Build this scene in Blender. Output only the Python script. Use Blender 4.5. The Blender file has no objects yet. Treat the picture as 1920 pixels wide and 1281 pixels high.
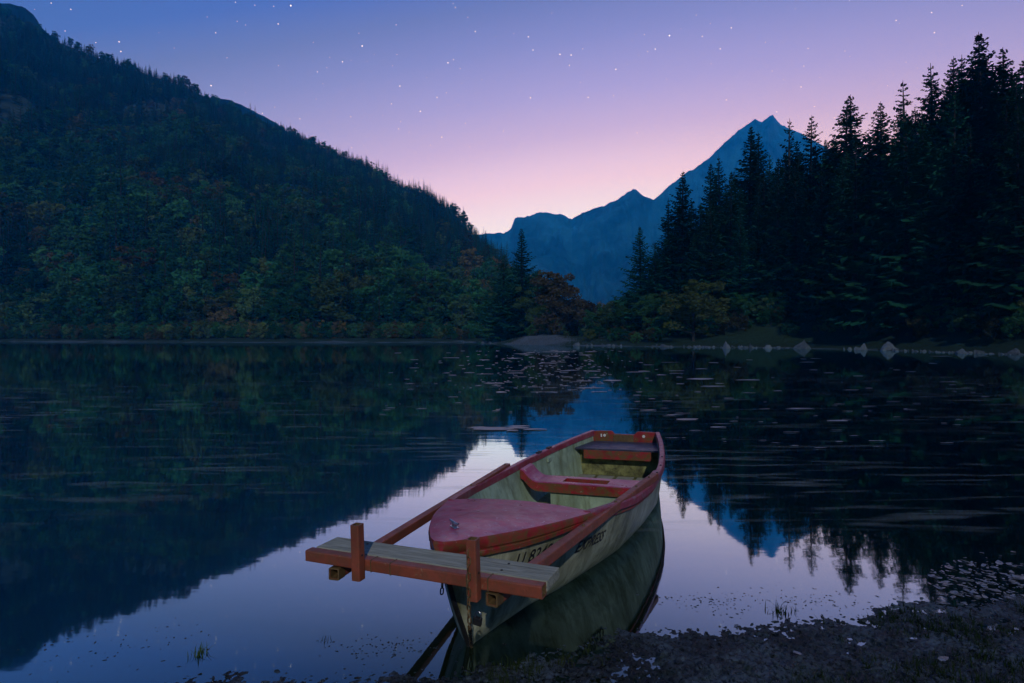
import bpy, bmesh, math, random
import numpy as np
from mathutils import Vector, Matrix

R = math.radians
sc = bpy.context.scene
C = sc.collection
random.seed(7)
rng = np.random.default_rng(11)

# ------------------------------------------------------------------ camera
F, HOR, CX, CAMH = 1067.0, 630.5, 960.0, 1.5       # focal length in photo pixels, horizon row, centre column, eye height
cam_data = bpy.data.cameras.new('camera')
cam_data.sensor_width = 36.0
cam_data.lens = 36.0 * F / 1920.0
cam_data.shift_y = -(640.5 - HOR) / 1920.0
cam_data.clip_start = 0.05
cam_data.clip_end = 20000.0
cam = bpy.data.objects.new('camera', cam_data)
cam.location = (0, 0, CAMH)
cam.rotation_euler = (R(90), 0, 0)
C.objects.link(cam)
sc.camera = cam

# ------------------------------------------------------------------ colour management and sampling
sc.view_settings.view_transform = 'Standard'
sc.view_settings.look = 'None'
sc.view_settings.exposure = 0.0
sc.view_settings.gamma = 1.0
sc.view_settings.use_curve_mapping = False
sc.render.engine = 'CYCLES'
sc.cycles.use_denoising = True
sc.cycles.max_bounces = 6
sc.cycles.diffuse_bounces = 2
sc.cycles.glossy_bounces = 3
sc.cycles.transparent_max_bounces = 8
sc.cycles.volume_bounces = 1
sc.cycles.sample_clamp_indirect = 3.0


def lin(r, g, b):
    def c(v):
        v /= 255.0
        return v / 12.92 if v <= 0.04045 else ((v + 0.055) / 1.055) ** 2.4
    return (c(r), c(g), c(b), 1.0)


# ------------------------------------------------------------------ world: clear twilight sky with the first stars
world = bpy.data.worlds.new('World')
sc.world = world
world.use_nodes = True
wn, wl = world.node_tree.nodes, world.node_tree.links
wn.clear()


def wnode(t, **k):
    n = wn.new(t)
    for a, v in k.items():
        setattr(n, a, v)
    return n


def wmath(op, a, b=None, c=None):
    n = wn.new('ShaderNodeMath')
    n.operation = op
    for i, v in enumerate((a, b, c)):
        if v is None:
            continue
        if isinstance(v, (int, float)):
            n.inputs[i].default_value = v
        else:
            wl.new(v, n.inputs[i])
    return n.outputs[0]


tc = wnode('ShaderNodeTexCoord')
sep = wnode('ShaderNodeSeparateXYZ')
wl.new(tc.outputs['Generated'], sep.inputs[0])
dx, dy, dz = sep.outputs
elev = wmath('MULTIPLY', wmath('ARCSINE', dz), 57.29578)
hor = wmath('SQRT', wmath('MAXIMUM', wmath('SUBTRACT', 1.0, wmath('MULTIPLY', dz, dz)), 1e-5))
glow_az = R(17)                                         # the sun went down behind the right-hand ridge
cosaz = wmath('DIVIDE', wmath('ADD', wmath('MULTIPLY', dx, math.sin(glow_az)), wmath('MULTIPLY', dy, math.cos(glow_az))), hor)
q = wmath('ADD', wmath('MAXIMUM', elev, 0.0), wmath('MULTIPLY', wmath('SUBTRACT', 1.0, cosaz), 28.0))
ramp = wnode('ShaderNodeValToRGB')
SKY_GAIN = 2.4                                          # the haze between here and the sky takes much of its blue away again
stops = [(6, (0.93, 1.09, 1.72)), (12, (0.91, 1.00, 1.70)), (15.6, (0.865, 0.77, 1.46)), (17.3, (0.77, 0.69, 1.44)), (20, (0.58, 0.525, 1.28)),
         (23.5, (0.405, 0.405, 1.14)), (28, (0.245, 0.285, 0.88)), (31.6, (0.152, 0.203, 0.66)), (35, (0.080, 0.150, 0.69)), (45, (0.026, 0.10, 0.48)),
         (60, (0.012, 0.05, 0.24)), (90, (0.006, 0.025, 0.13))]
el = ramp.color_ramp.elements
while len(el) < len(stops):
    el.new(0.5)
for e, (p, c) in zip(el, stops):
    e.position = p / 100.0
    e.color = (c[0] / SKY_GAIN, c[1] / SKY_GAIN, c[2] / SKY_GAIN, 1)
wl.new(wmath('DIVIDE', q, 100.0), ramp.inputs[0])
vor = wnode('ShaderNodeTexVoronoi')
vor.inputs['Scale'].default_value = 88.0
wl.new(tc.outputs['Generated'], vor.inputs['Vector'])
sepc = wnode('ShaderNodeSeparateColor')
wl.new(vor.outputs['Color'], sepc.inputs[0])
star = wmath('LESS_THAN', vor.outputs['Distance'], wmath('ADD', 0.056, wmath('MULTIPLY', wmath('POWER', sepc.outputs[0], 6.0), 0.024)))
star = wmath('MULTIPLY', star, wmath('GREATER_THAN', sepc.outputs[1], 0.05))
mr = wnode('ShaderNodeMapRange')
mr.inputs[1].default_value, mr.inputs[2].default_value = 15.0, 26.0
wl.new(q, mr.inputs[0])
star = wmath('MULTIPLY', wmath('MULTIPLY', star, mr.outputs[0]), wmath('ADD', 0.22, wmath('MULTIPLY', wmath('POWER', sepc.outputs[2], 2.5), 1.1)))
addn = wnode('ShaderNodeMixRGB', blend_type='ADD')
addn.inputs[2].default_value = (1.0, 0.97, 1.0, 1)
wl.new(star, addn.inputs[0])
wl.new(ramp.outputs[0], addn.inputs[1])
bg = wnode('ShaderNodeBackground')
bg.inputs[1].default_value = SKY_GAIN
wl.new(addn.outputs[0], bg.inputs[0])
wout = wnode('ShaderNodeOutputWorld')
wl.new(bg.outputs[0], wout.inputs[0])

# the one direct light: distant stand-in for a small lamp near the boat
sun_d = bpy.data.lights.new('lamp_stand_in', 'SUN')
sun_d.energy = 2.3
sun_d.angle = R(0.6)
sun_d.color = (0.54, 0.66, 1.0)                     # the haze takes much of its blue: it arrives slightly warm
sun = bpy.data.objects.new('lamp_stand_in', sun_d)
to_light = Vector((0.04, -0.83, 0.55)).normalized()
sun.rotation_euler = to_light.to_track_quat('Z', 'Y').to_euler()
C.objects.link(sun)

# ------------------------------------------------------------------ helpers


def tag(o, label=None, cat=None, group=None, kind=None):
    if label:
        o['label'] = label
    if cat:
        o['category'] = cat
    if group:
        o['group'] = group
    if kind:
        o['kind'] = kind
    return o


def empty(name, loc=(0, 0, 0), rot=(0, 0, 0)):
    o = bpy.data.objects.new(name, None)
    o.location = loc
    o.rotation_euler = rot
    o.empty_display_size = 0.2
    C.objects.link(o)
    return o


def mesh_data(name, V, Fc, mats, smooth=False, midx=None):
    me = bpy.data.meshes.new(name)
    if isinstance(Fc, np.ndarray):
        V = np.asarray(V, dtype=np.float32)
        n, k = Fc.shape
        me.vertices.add(len(V))
        me.vertices.foreach_set('co', V.ravel())
        me.loops.add(n * k)
        me.loops.foreach_set('vertex_index', Fc.astype(np.int32).ravel())
        me.polygons.add(n)
        me.polygons.foreach_set('loop_start', np.arange(0, n * k, k, dtype=np.int32))
        me.polygons.foreach_set('loop_total', np.full(n, k, dtype=np.int32))
        me.update(calc_edges=True)
    else:
        me.from_pydata([tuple(v) for v in V], [], [tuple(f) for f in Fc])
    for m in (mats if isinstance(mats, (list, tuple)) else [mats]):
        me.materials.append(m)
    if midx is not None:
        me.polygons.foreach_set('material_index', np.asarray(midx, dtype=np.int32))
    if smooth:
        me.polygons.foreach_set('use_smooth', np.ones(len(me.polygons), dtype=bool))
    me.update()
    return me


def link(name, me, parent=None):
    o = bpy.data.objects.new(name, me)
    C.objects.link(o)
    if parent is not None:
        o.parent = parent
    return o


def obj(name, V, Fc, mats, parent=None, smooth=False):
    return link(name, mesh_data(name, V, Fc, mats, smooth), parent)


def bm_obj(name, bm, mats, parent=None, smooth=False):
    me = bpy.data.meshes.new(name)
    bm.normal_update()
    bm.to_mesh(me)
    bm.free()
    for m in (mats if isinstance(mats, (list, tuple)) else [mats]):
        me.materials.append(m)
    if smooth:
        me.polygons.foreach_set('use_smooth', np.ones(len(me.polygons), dtype=bool))
    return link(name, me, parent)


def grid_faces(nu, nv):
    i = np.arange(nu - 1)[:, None] * nv + np.arange(nv - 1)[None, :]
    i = i.ravel()
    return np.stack([i, i + nv, i + nv + 1, i + 1], 1)


def _hash(ix, iy, seed):
    h = (ix.astype(np.int64) * 374761393 + iy.astype(np.int64) * 668265263 + seed * 1442695041) & 0x7fffffff
    h = ((h ^ (h >> 13)) * 1274126177) & 0x7fffffff
    return ((h ^ (h >> 16)) & 0xffff) / 65535.0


def vnoise(x, y, seed=0):
    x = np.asarray(x, float)
    y = np.asarray(y, float)
    ix, iy = np.floor(x), np.floor(y)
    fx, fy = x - ix, y - iy
    fx = fx * fx * (3 - 2 * fx)
    fy = fy * fy * (3 - 2 * fy)
    a, b = _hash(ix, iy, seed), _hash(ix + 1, iy, seed)
    c, d = _hash(ix, iy + 1, seed), _hash(ix + 1, iy + 1, seed)
    return (a + (b - a) * fx) * (1 - fy) + (c + (d - c) * fx) * fy


def fbm(x, y, octv=4, seed=0, gain=0.5):
    s, a, t = 0.0, 1.0, 0.0
    for o in range(octv):
        s = s + a * vnoise(x * 2 ** o + 17.3 * o, y * 2 ** o + 5.1 * o, seed + o)
        t += a
        a *= gain
    return s / t * 2 - 1


def sdist(px, py, line):
    """distance to a polyline, positive on its right-hand side when walking along it"""
    best = np.full(px.shape, 1e9)
    sign = np.ones(px.shape)
    for (ax, ay), (bx, by) in zip(line[:-1], line[1:]):
        vx, vy = bx - ax, by - ay
        t = np.clip(((px - ax) * vx + (py - ay) * vy) / (vx * vx + vy * vy), 0, 1)
        ex, ey = px - (ax + t * vx), py - (ay + t * vy)
        d = ex * ex + ey * ey
        m = d < best - 1e-9
        cr = vx * ey - vy * ex
        sign = np.where(m, np.where(cr < 0, 1.0, -1.0), sign)
        best = np.where(m, d, best)
    return np.sqrt(best) * sign


# ------------------------------------------------------------------ materials


class NT:
    def __init__(self, name):
        self.m = bpy.data.materials.new(name)
        self.m.use_nodes = True
        self.n = self.m.node_tree.nodes
        self.l = self.m.node_tree.links
        self.n.clear()
        self.out = self.n.new('ShaderNodeOutputMaterial')

    def node(self, t, ins=None, **k):
        n = self.n.new(t)
        for a, v in k.items():
            setattr(n, a, v)
        for i, v in (ins or {}).items():
            self.put(n.inputs[i], v)
        return n

    def put(self, s, v):
        if isinstance(v, bpy.types.NodeSocket):
            self.l.new(v, s)
        elif isinstance(v, (tuple, list)) and len(v) == 3 and s.type == 'RGBA':
            s.default_value = (*v, 1)
        else:
            s.default_value = v

    def math(self, op, a, b=0.0, clamp=False):
        return self.node('ShaderNodeMath', {0: a, 1: b}, operation=op, use_clamp=clamp).outputs[0]

    def coord(self, kind='Object', scale=(1, 1, 1), rot=(0, 0, 0)):
        t = self.node('ShaderNodeTexCoord')
        return self.node('ShaderNodeMapping', {0: t.outputs[kind], 'Scale': scale, 'Rotation': rot}).outputs[0]

    def world_pos(self, scale=(1, 1, 1), rot=(0, 0, 0)):
        g = self.node('ShaderNodeNewGeometry')
        return self.node('ShaderNodeMapping', {0: g.outputs['Position'], 'Scale': scale, 'Rotation': rot}).outputs[0]

    def noise(self, vec, scale, detail=4, rough=0.55, dist=0.0):
        return self.node('ShaderNodeTexNoise', {'Vector': vec, 'Scale': scale, 'Detail': detail, 'Roughness': rough, 'Distortion': dist}).outputs[0]

    def ramp(self, fac, stops):
        r = self.node('ShaderNodeValToRGB')
        e = r.color_ramp.elements
        while len(e) < len(stops):
            e.new(0.5)
        for x, (p, c) in zip(e, stops):
            x.position = p
            x.color = (*c, 1) if len(c) == 3 else c
        self.put(r.inputs[0], fac)
        return r.outputs[0]

    def rng(self, v, a, b, c=0.0, d=1.0):
        return self.node('ShaderNodeMapRange', {0: v, 1: a, 2: b, 3: c, 4: d}).outputs[0]

    def mix(self, f, a, b, mode='MIX'):
        return self.node('ShaderNodeMixRGB', {0: f, 1: a, 2: b}, blend_type=mode).outputs[0]

    def bump(self, h, strength, dist=0.01, normal=None):
        d = {'Height': h, 'Strength': strength, 'Distance': dist}
        b = self.node('ShaderNodeBump', d)
        if normal is not None:
            self.l.new(normal, b.inputs['Normal'])
        return b.outputs[0]

    def principled(self, color, rough=0.5, metal=0.0, spec=0.5, normal=None):
        p = self.node('ShaderNodeBsdfPrincipled', {'Base Color': color, 'Roughness': rough, 'Metallic': metal, 'Specular IOR Level': spec})
        if normal is not None:
            self.l.new(normal, p.inputs['Normal'])
        self.l.new(p.outputs[0], self.out.inputs[0])
        return self.m


def painted(name, base, dirt, scale=9.0, dirt_amt=0.5, rough=(0.35, 0.6), chips=None, streak=False, spec=0.4):
    """old paint: base tone that varies, grime in blotches or runs, optional chipped spots"""
    t = NT(name)
    v = t.coord('Object')
    n1 = t.noise(v, scale, 6, 0.65)
    b2 = tuple(c * 0.58 for c in base)
    col = t.ramp(t.noise(v, scale * 0.55, 8, 0.7, 0.5), [(0.36, b2), (0.62, base)])
    dv = t.coord('Object', (1, 1, 0.22)) if streak else v
    dn = t.noise(dv, scale * 1.7, 7, 0.7, 0.4)
    lo = 0.62 - 0.28 * dirt_amt
    col = t.mix(t.rng(dn, lo, lo + 0.22, 0.0, 1.0), col, dirt)
    if chips:
        cn = t.noise(t.coord('Object', (1, 1.8, 1)), scale * 2.6, 7, 0.78, 0.8)
        col = t.mix(t.rng(cn, chips[1], chips[1] + 0.03), col, chips[0])
    col = t.mix(t.rng(t.noise(v, scale * 7, 6, 0.75, 1.0), 0.56, 0.66, 0.0, 0.45), col, tuple(0.35 * c + 0.65 * d for c, d in zip(base, dirt)))
    fine = t.noise(v, scale * 14, 3, 0.6)
    nrm = t.bump(t.math('ADD', n1, t.math('MULTIPLY', fine, 0.35)), 0.25, 0.004)
    return t.principled(col, t.rng(n1, 0.3, 0.7, *rough), 0.0, spec, nrm)


M = {}
M['red'] = painted('red_deck_paint_sky_tint', (0.44, 0.045, 0.105), (0.32, 0.12, 0.16), 9, 0.6, (0.24, 0.48), ((0.66, 0.58, 0.56), 0.615), False, 0.8)  # lilac cast of the sky put into the red and its blotches
M['red_side'] = painted('red_band_paint', (0.34, 0.018, 0.030), (0.11, 0.075, 0.022), 8, 0.8, (0.35, 0.6), ((0.45, 0.36, 0.25), 0.64))
M['red_rim'] = painted('faded_red_rim_sky_tint', (0.30, 0.034, 0.062), (0.24, 0.13, 0.15), 10, 0.55, (0.28, 0.5), ((0.5, 0.42, 0.38), 0.63), False, 0.7)  # faded red, with the lilac sky reflection put into the colour
M['rust'] = painted('rust_red_tube_paint', (0.29, 0.070, 0.036), (0.16, 0.060, 0.028), 12, 0.65, (0.38, 0.65), ((0.30, 0.22, 0.13), 0.62))
M['bare'] = painted('bare_rusty_steel', (0.14, 0.09, 0.035), (0.07, 0.035, 0.015), 25, 0.5, (0.5, 0.8))
M['cream'] = painted('weathered_cream_gelcoat', (0.40, 0.41, 0.28), (0.11, 0.11, 0.055), 6, 0.7, (0.35, 0.6), None, True)
M['green'] = painted('pale_green_liner', (0.34, 0.45, 0.31), (0.12, 0.145, 0.07), 6, 0.5, (0.45, 0.7), None, True)
M['moss'] = painted('mossy_liner', (0.24, 0.25, 0.09), (0.05, 0.05, 0.018), 6, 0.8, (0.6, 0.85))
M['navy'] = painted('dark_seat_paint', (0.045, 0.05, 0.085), (0.10, 0.10, 0.11), 9, 0.3, (0.35, 0.6), ((0.6, 0.6, 0.6), 0.74))
M['black'] = painted('black_rubber_strip', (0.012, 0.012, 0.013), (0.03, 0.028, 0.024), 20, 0.4, (0.4, 0.7), ((0.4, 0.38, 0.25), 0.74))
t = NT('black_lettering')
M['letter'] = t.principled((0.008, 0.008, 0.01), 0.5)
t = NT('galvanised_metal')
M['chrome'] = t.principled(t.ramp(t.noise(t.coord(), 40), [(0.3, (0.35, 0.35, 0.34)), (0.7, (0.7, 0.7, 0.7))]), 0.28, 1.0)
t = NT('rusty_chain_iron')
M['chain'] = t.principled(t.ramp(t.noise(t.world_pos(), 60, 4), [(0.35, (0.05, 0.028, 0.012)), (0.65, (0.20, 0.12, 0.045))]), 0.6, 0.3)
t = NT('white_bolt_cap')
M['bolt_white'] = t.principled((0.6, 0.62, 0.55), 0.45)

# weathered plank
t = NT('weathered_grey_wood')
v = t.coord('Object', (1.4, 22, 22))
g1 = t.noise(v, 3.2, 8, 0.7, 0.7)
g2 = t.noise(t.coord('Object', (3, 90, 90)), 2.0, 4, 0.6)
col = t.ramp(g1, [(0.28, (0.12, 0.12, 0.085)), (0.5, (0.28, 0.28, 0.21)), (0.72, (0.42, 0.42, 0.33))])
col = t.mix(t.rng(g2, 0.25, 0.45, 0.65, 0.0), col, (0.05, 0.05, 0.03))
M['wood'] = t.principled(col, 0.75, 0, 0.25, t.bump(t.math('ADD', g1, g2), 0.5, 0.004))

# wet mud; blue sky glints put into its colour as pale specks
t = NT('wet_mud_sky_glints')
v = t.world_pos()
n1 = t.noise(v, 3.0, 6, 0.6)
n2 = t.noise(v, 46, 8, 0.75, 0.3)
col = t.ramp(t.math('ADD', t.math('MULTIPLY', n1, 0.4), t.math('MULTIPLY', n2, 0.6)),
             [(0.44, (0.001, 0.003, 0.004)), (0.5, (0.009, 0.016, 0.021)), (0.57, (0.060, 0.090, 0.120))])
col = t.mix(t.rng(t.noise(v, 5, 6, 0.7), 0.55, 0.68, 0, 0.75), col, (0.008, 0.022, 0.010))
M['mud'] = t.principled(col, t.rng(n2, 0.40, 0.60, 0.12, 0.7), 0, 0.5, t.bump(t.noise(v, 70, 8, 0.75), 0.9, 0.02))

# land and rock
t = NT('lakeside_gravel_and_turf')
v = t.world_pos()
pz = t.node('ShaderNodeSeparateXYZ', {0: v}).outputs[2]
n1 = t.noise(v, 0.22, 6, 0.6)
n2 = t.noise(v, 2.6, 8, 0.75)
grav = t.ramp(n2, [(0.3, (0.035, 0.048, 0.062)), (0.7, (0.12, 0.15, 0.185))])
turf = t.ramp(n2, [(0.32, (0.008, 0.018, 0.010)), (0.55, (0.012, 0.034, 0.017)), (0.72, (0.022, 0.046, 0.022))])
att = t.node('ShaderNodeAttribute', attribute_name='gravel').outputs['Fac']
f = t.math('ADD', att, t.math('MULTIPLY', t.math('SUBTRACT', n1, 0.5), 0.9))
M['land'] = t.principled(t.mix(t.rng(f, 0.4, 0.6), turf, grav), 0.9, 0, 0.2, t.bump(n2, 1.0, 0.3))

t = NT('forest_floor')
v = t.world_pos()
M['floor'] = t.principled(t.ramp(t.noise(v, 0.12, 6, 0.6), [(0.3, (0.010, 0.020, 0.014)), (0.7, (0.034, 0.054, 0.046))]), 0.95, 0, 0.1)

t = NT('mountain_rock_forest_haze_blue')
v = t.world_pos()
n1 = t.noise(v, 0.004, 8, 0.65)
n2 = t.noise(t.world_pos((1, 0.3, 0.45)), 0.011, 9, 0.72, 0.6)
col = t.ramp(t.math('ADD', t.math('MULTIPLY', n1, 0.5), t.math('MULTIPLY', n2, 0.5)), [(0.43, (0.001, 0.008, 0.012)), (0.5, (0.006, 0.034, 0.055)), (0.57, (0.012, 0.070, 0.125))])  # haze blue put into the rock and forest tones
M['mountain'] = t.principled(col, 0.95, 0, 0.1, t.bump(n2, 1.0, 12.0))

t = NT('grey_shore_rock')
v = t.coord('Object')
n1 = t.noise(v, 3.0, 7, 0.65)
oi = t.node('ShaderNodeObjectInfo').outputs['Random']
col = t.ramp(n1, [(0.3, (0.020, 0.030, 0.040)), (0.55, (0.055, 0.076, 0.098)), (0.72, (0.11, 0.145, 0.175))])
col = t.mix(0.45, col, t.ramp(oi, [(0, (0.018, 0.025, 0.032)), (1, (0.11, 0.135, 0.165))]))
M['rock'] = t.principled(col, 0.85, 0, 0.3, t.bump(t.noise(v, 14, 6, 0.7), 0.7, 0.06))

# bark and leaves
t = NT('bark')
M['bark'] = t.principled(t.ramp(t.noise(t.coord('Object', (6, 6, 1)), 2.0, 5), [(0.3, (0.012, 0.011, 0.010)), (0.7, (0.040, 0.037, 0.032))]), 0.9, 0, 0.2)
t = NT('pale_bark')
M['bark_pale'] = t.principled(t.ramp(t.noise(t.coord('Object', (6, 6, 1)), 2.0, 5), [(0.3, (0.04, 0.04, 0.036)), (0.7, (0.13, 0.125, 0.115))]), 0.9, 0, 0.2)


def leafy(name, a, b, c=None, trans=0.15):
    t = NT(name)
    oi = t.node('ShaderNodeObjectInfo').outputs['Random']
    n = t.noise(t.world_pos(), 0.55, 4, 0.6)
    f = t.math('ADD', t.math('MULTIPLY', n, 0.75), t.math('MULTIPLY', oi, 0.45))
    col = t.ramp(f, [(0.3, a), (0.6, b), (0.85, c or b)])
    r2 = t.math('FRACT', t.math('MULTIPLY', oi, 37.7))
    col = t.mix(1.0, col, t.ramp(r2, [(0.0, (0.6, 0.6, 0.6)), (0.6, (1.0, 1.0, 1.0)), (1.0, (1.8, 1.8, 1.8))]), 'MULTIPLY')
    d = t.node('ShaderNodeBsdfDiffuse', {0: col, 1: 0.6})
    tr = t.node('ShaderNodeBsdfTranslucent', {0: col})
    mx = t.node('ShaderNodeMixShader', {0: trans, 1: d.outputs[0], 2: tr.outputs[0]})
    t.l.new(mx.outputs[0], t.out.inputs[0])
    return t.m


M['needle'] = leafy('dark_spruce_needles', (0.005, 0.032, 0.019), (0.010, 0.052, 0.028), (0.018, 0.066, 0.034), 0.05)
M['leaf_green'] = leafy('green_leaves', (0.012, 0.058, 0.026), (0.024, 0.094, 0.036), (0.042, 0.112, 0.040))
M['leaf_olive'] = leafy('olive_leaves', (0.026, 0.060, 0.026), (0.052, 0.094, 0.032), (0.074, 0.102, 0.034))
M['leaf_brown'] = leafy('autumn_brown_leaves', (0.034, 0.046, 0.022), (0.066, 0.064, 0.026), (0.096, 0.070, 0.028))
M['leaf_russet'] = leafy('russet_leaves', (0.026, 0.034, 0.022), (0.042, 0.044, 0.028), (0.054, 0.047, 0.029))
M['grass'] = leafy('bank_grass', (0.010, 0.026, 0.012), (0.022, 0.048, 0.018), (0.050, 0.070, 0.024))

# water
t = NT('calm_lake_water')
pos = t.node('ShaderNodeNewGeometry').outputs['Position']


def pmap(scale, rot=(0, 0, 0)):
    return t.node('ShaderNodeMapping', {0: pos, 'Scale': scale, 'Rotation': rot}).outputs[0]


dist_y = t.node('ShaderNodeSeparateXYZ', {0: pos}).outputs[1]
big = t.noise(pmap((0.10, 0.22, 1)), 1.0, 3, 0.5)
streak = t.noise(pmap((0.75, 6.0, 1), (0, 0, R(-4))), 1.0, 5, 0.55, 0.5)
film = t.math('MULTIPLY', t.rng(streak, 0.54, 0.72), t.rng(big, 0.38, 0.58))
film = t.math('MULTIPLY', film, t.math('MULTIPLY', t.rng(dist_y, 3.8, 5.2), t.rng(dist_y, 30, 14)))
rip = t.noise(pmap((1.3, 5.0, 1), (0, 0, R(-3))), 1.0, 3, 0.5)
rip2 = t.noise(pmap((0.25, 1.0, 1)), 1.0, 2, 0.5)
h = t.math('ADD', t.math('MULTIPLY', rip, 0.25), rip2)
bmp = t.node('ShaderNodeBump', {'Height': h, 'Strength': 0.035, 'Distance': 0.05}).outputs[0]
gl = t.node('ShaderNodeBsdfGlossy', {'Color': (0.66, 0.88, 0.94, 1), 'Roughness': 0.03, 'Normal': bmp})
deep = t.node('ShaderNodeBsdfDiffuse', {0: (0.005, 0.011, 0.005, 1)})
fil = t.node('ShaderNodeBsdfDiffuse', {0: (0.30, 0.36, 0.36, 1)})
lw = t.node('ShaderNodeLayerWeight', {'Blend': 0.5})
refl = t.rng(lw.outputs['Facing'], 0.43, 0.80, 0.04, 0.97)
m1 = t.node('ShaderNodeMixShader', {0: refl, 1: deep.outputs[0], 2: gl.outputs[0]})
m2 = t.node('ShaderNodeMixShader', {0: t.math('MULTIPLY', film, 0.45), 1: m1.outputs[0], 2: fil.outputs[0]})
t.l.new(m2.outputs[0], t.out.inputs[0])
M['water'] = t.m

t = NT('floating_weed')
M['weed'] = t.principled(t.ramp(t.noise(t.world_pos(), 3.0, 4), [(0.3, (0.09, 0.11, 0.12)), (0.7, (0.22, 0.24, 0.26))]), 0.45, 0, 0.5)
t = NT('wet_dead_leaf')
M['dead_leaf'] = t.principled(t.ramp(t.noise(t.world_pos(), 25.0, 4), [(0.3, (0.05, 0.055, 0.06)), (0.7, (0.17, 0.17, 0.17))]), 0.22, 0, 0.7)

# ------------------------------------------------------------------ the setting: ground, water, land, hills
g = obj('ground', [(-3100, -3100, -2), (3100, -3100, -2), (3100, 3100, -2), (-3100, 3100, -2)], [(0, 1, 2, 3)], M['floor'])
tag(g, 'dark valley floor under the lake and hills', 'ground', kind='structure')
w = obj('lake_water', [(-420, -60, 0), (260, -60, 0), (260, 330, 0), (-420, 330, 0)], [(0, 1, 2, 3)], M['water'])
tag(w, 'calm dark mountain lake mirroring hills and twilight sky', 'water', kind='structure')

# lake shore: one sheet that dips below the water along the shoreline
SHORE = [(-420, 200), (-260, 172), (-137, 152.4), (-86, 139.2), (-45, 133.4), (-24, 136), (-12, 141), (-5, 138), (-2.5, 128), (-4.8, 117), (-3.9, 110.4),
         (3.6, 97), (10.8, 88.9), (18.5, 82.1), (27.2, 75.5), (34.5, 71.5), (38.0, 63), (39.4, 52), (40.6, 45.1), (43.5, 33), (47, 12), (46, -12), (40, -34), (20, -60)]
SHORE_W = [(a, b) for a, b in SHORE]


def inland(x, y):
    return -sdist(np.asarray(x, float), np.asarray(y, float), SHORE_W)


def inland1(x, y):
    best, sg = 1e18, 1.0
    for (ax, ay), (bx, by) in zip(SHORE[:-1], SHORE[1:]):
        vx, vy = bx - ax, by - ay
        t_ = ((x - ax) * vx + (y - ay) * vy) / (vx * vx + vy * vy)
        t_ = 0.0 if t_ < 0 else (1.0 if t_ > 1 else t_)
        ex, ey = x - ax - t_ * vx, y - ay - t_ * vy
        d_ = ex * ex + ey * ey
        if d_ < best - 1e-9:
            best, sg = d_, (1.0 if vx * ey - vy * ex >= 0 else -1.0)
    return math.sqrt(best) * sg


def land_z(x, y):
    x = np.asarray(x, float)
    y = np.asarray(y, float)
    d = inland(x, y)
    u = x / np.maximum(y, 5.0)
    dn = d + np.where(u < -0.04, 5.0, 1.2) * fbm(x * np.where(u < -0.04, 0.06, 0.22), y * 0.22, 3, 5)
    z = np.where(dn < 0, 0.14 * dn, 0.10 * np.minimum(dn, 9) + 0.012 * np.clip(dn - 9, 0, 60))
    wgt = np.clip((u - 0.16) / 0.26, 0, 1)
    z = z + wgt * 0.50 * np.clip(dn - 5, 0, 46) ** 1.02
    z = z + 0.9 * np.exp(-(((x - 4) / 9.0) ** 2 + ((y - 108) / 8.0) ** 2)) * np.clip(dn / 4, 0, 1)
    z = z + np.clip(dn / 6, 0, 1) * 0.35 * fbm(x * 0.3, y * 0.3, 4, 9)
    return np.maximum(z, -1.6)


def gravel(x, y):
    x = np.asarray(x, float)
    y = np.asarray(y, float)
    d = inland(x, y)
    u = x / np.maximum(y, 5.0)
    gr = np.clip(1 - d / 3.5, 0, 1) * 0.75
    spit = np.exp(-(((x - 3) / 8.5) ** 2 + ((y - 101) / 7.5) ** 2))
    beach = np.clip(1 - d / 9, 0, 1) * (u < -0.04)
    return np.clip(np.maximum(np.maximum(gr * (u > -0.04) * 0.8, spit * 1.2), beach * 0.5), 0, 1)


xs = np.concatenate([np.arange(-420, -60, 4.0), np.arange(-60, 64, 0.8), np.arange(64, 262, 3.0)])
ys = np.concatenate([np.arange(-60, 30, 3.0), np.arange(30, 150, 0.8), np.arange(150, 330, 4.0)])
GX, GY = np.meshgrid(xs, ys, indexing='ij')
GZ = land_z(GX, GY)
V = np.stack([GX.ravel(), GY.ravel(), GZ.ravel()], 1)
Fg = grid_faces(len(xs), len(ys))
keep = (V[Fg][:, :, 2].max(1) > -1.2)
land = obj('lake_shore', V, Fg[keep], M['land'], smooth=True)
a = land.data.attributes.new('gravel', 'FLOAT', 'POINT')
a.data.foreach_set('value', gravel(GX, GY).ravel().astype(np.float32))
tag(land, 'gravel and turf shore around the far side of the lake', 'shore', kind='structure')

# left hillside
SKY_L = np.array([(-900, -190), (-400, -130), (-150, -45), (0, 14), (60, 46), (85, 60), (120, 72), (200, 104), (270, 127), (360, 158), (400, 182), (450, 203), (510, 231), (560, 248),
                  (620, 274), (680, 300), (740, 338), (800, 356), (840, 382), (880, 424), (905, 452), (930, 476), (960, 510), (1000, 560), (1060, 612), (1130, 628)], float)
SH_D = np.array([(-900, 205), (-400, 185), (0, 152), (300, 139), (600, 134), (850, 139), (1130, 150)], float)


def d0(px):
    return np.interp(px, SH_D[:, 0], SH_D[:, 1]) + 16


def d1(px):
    return np.interp(px, [-900, 0, 500, 905, 1130], [640, 620, 620, 560, 480])


def hill_z(u, D):
    px = CX + u * F
    D0, D1 = d0(px), d1(px)
    ht = (HOR - np.interp(px, SKY_L[:, 0], SKY_L[:, 1]) - 9) / F * D1 + CAMH
    tt = (D - D0) / (D1 - D0)
    up = np.clip(tt, 0, 1)
    z = ht * (up ** 1.06)
    z = z + np.sin(up * math.pi) * (ht * 0.06) * (fbm(u * 9, D * 0.006, 4, 21))
    z = np.where(tt > 1, ht * (1 - 1.3 * (tt - 1) ** 1.0), z)
    return np.where(tt < 0, tt * 30.0, z)


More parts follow.
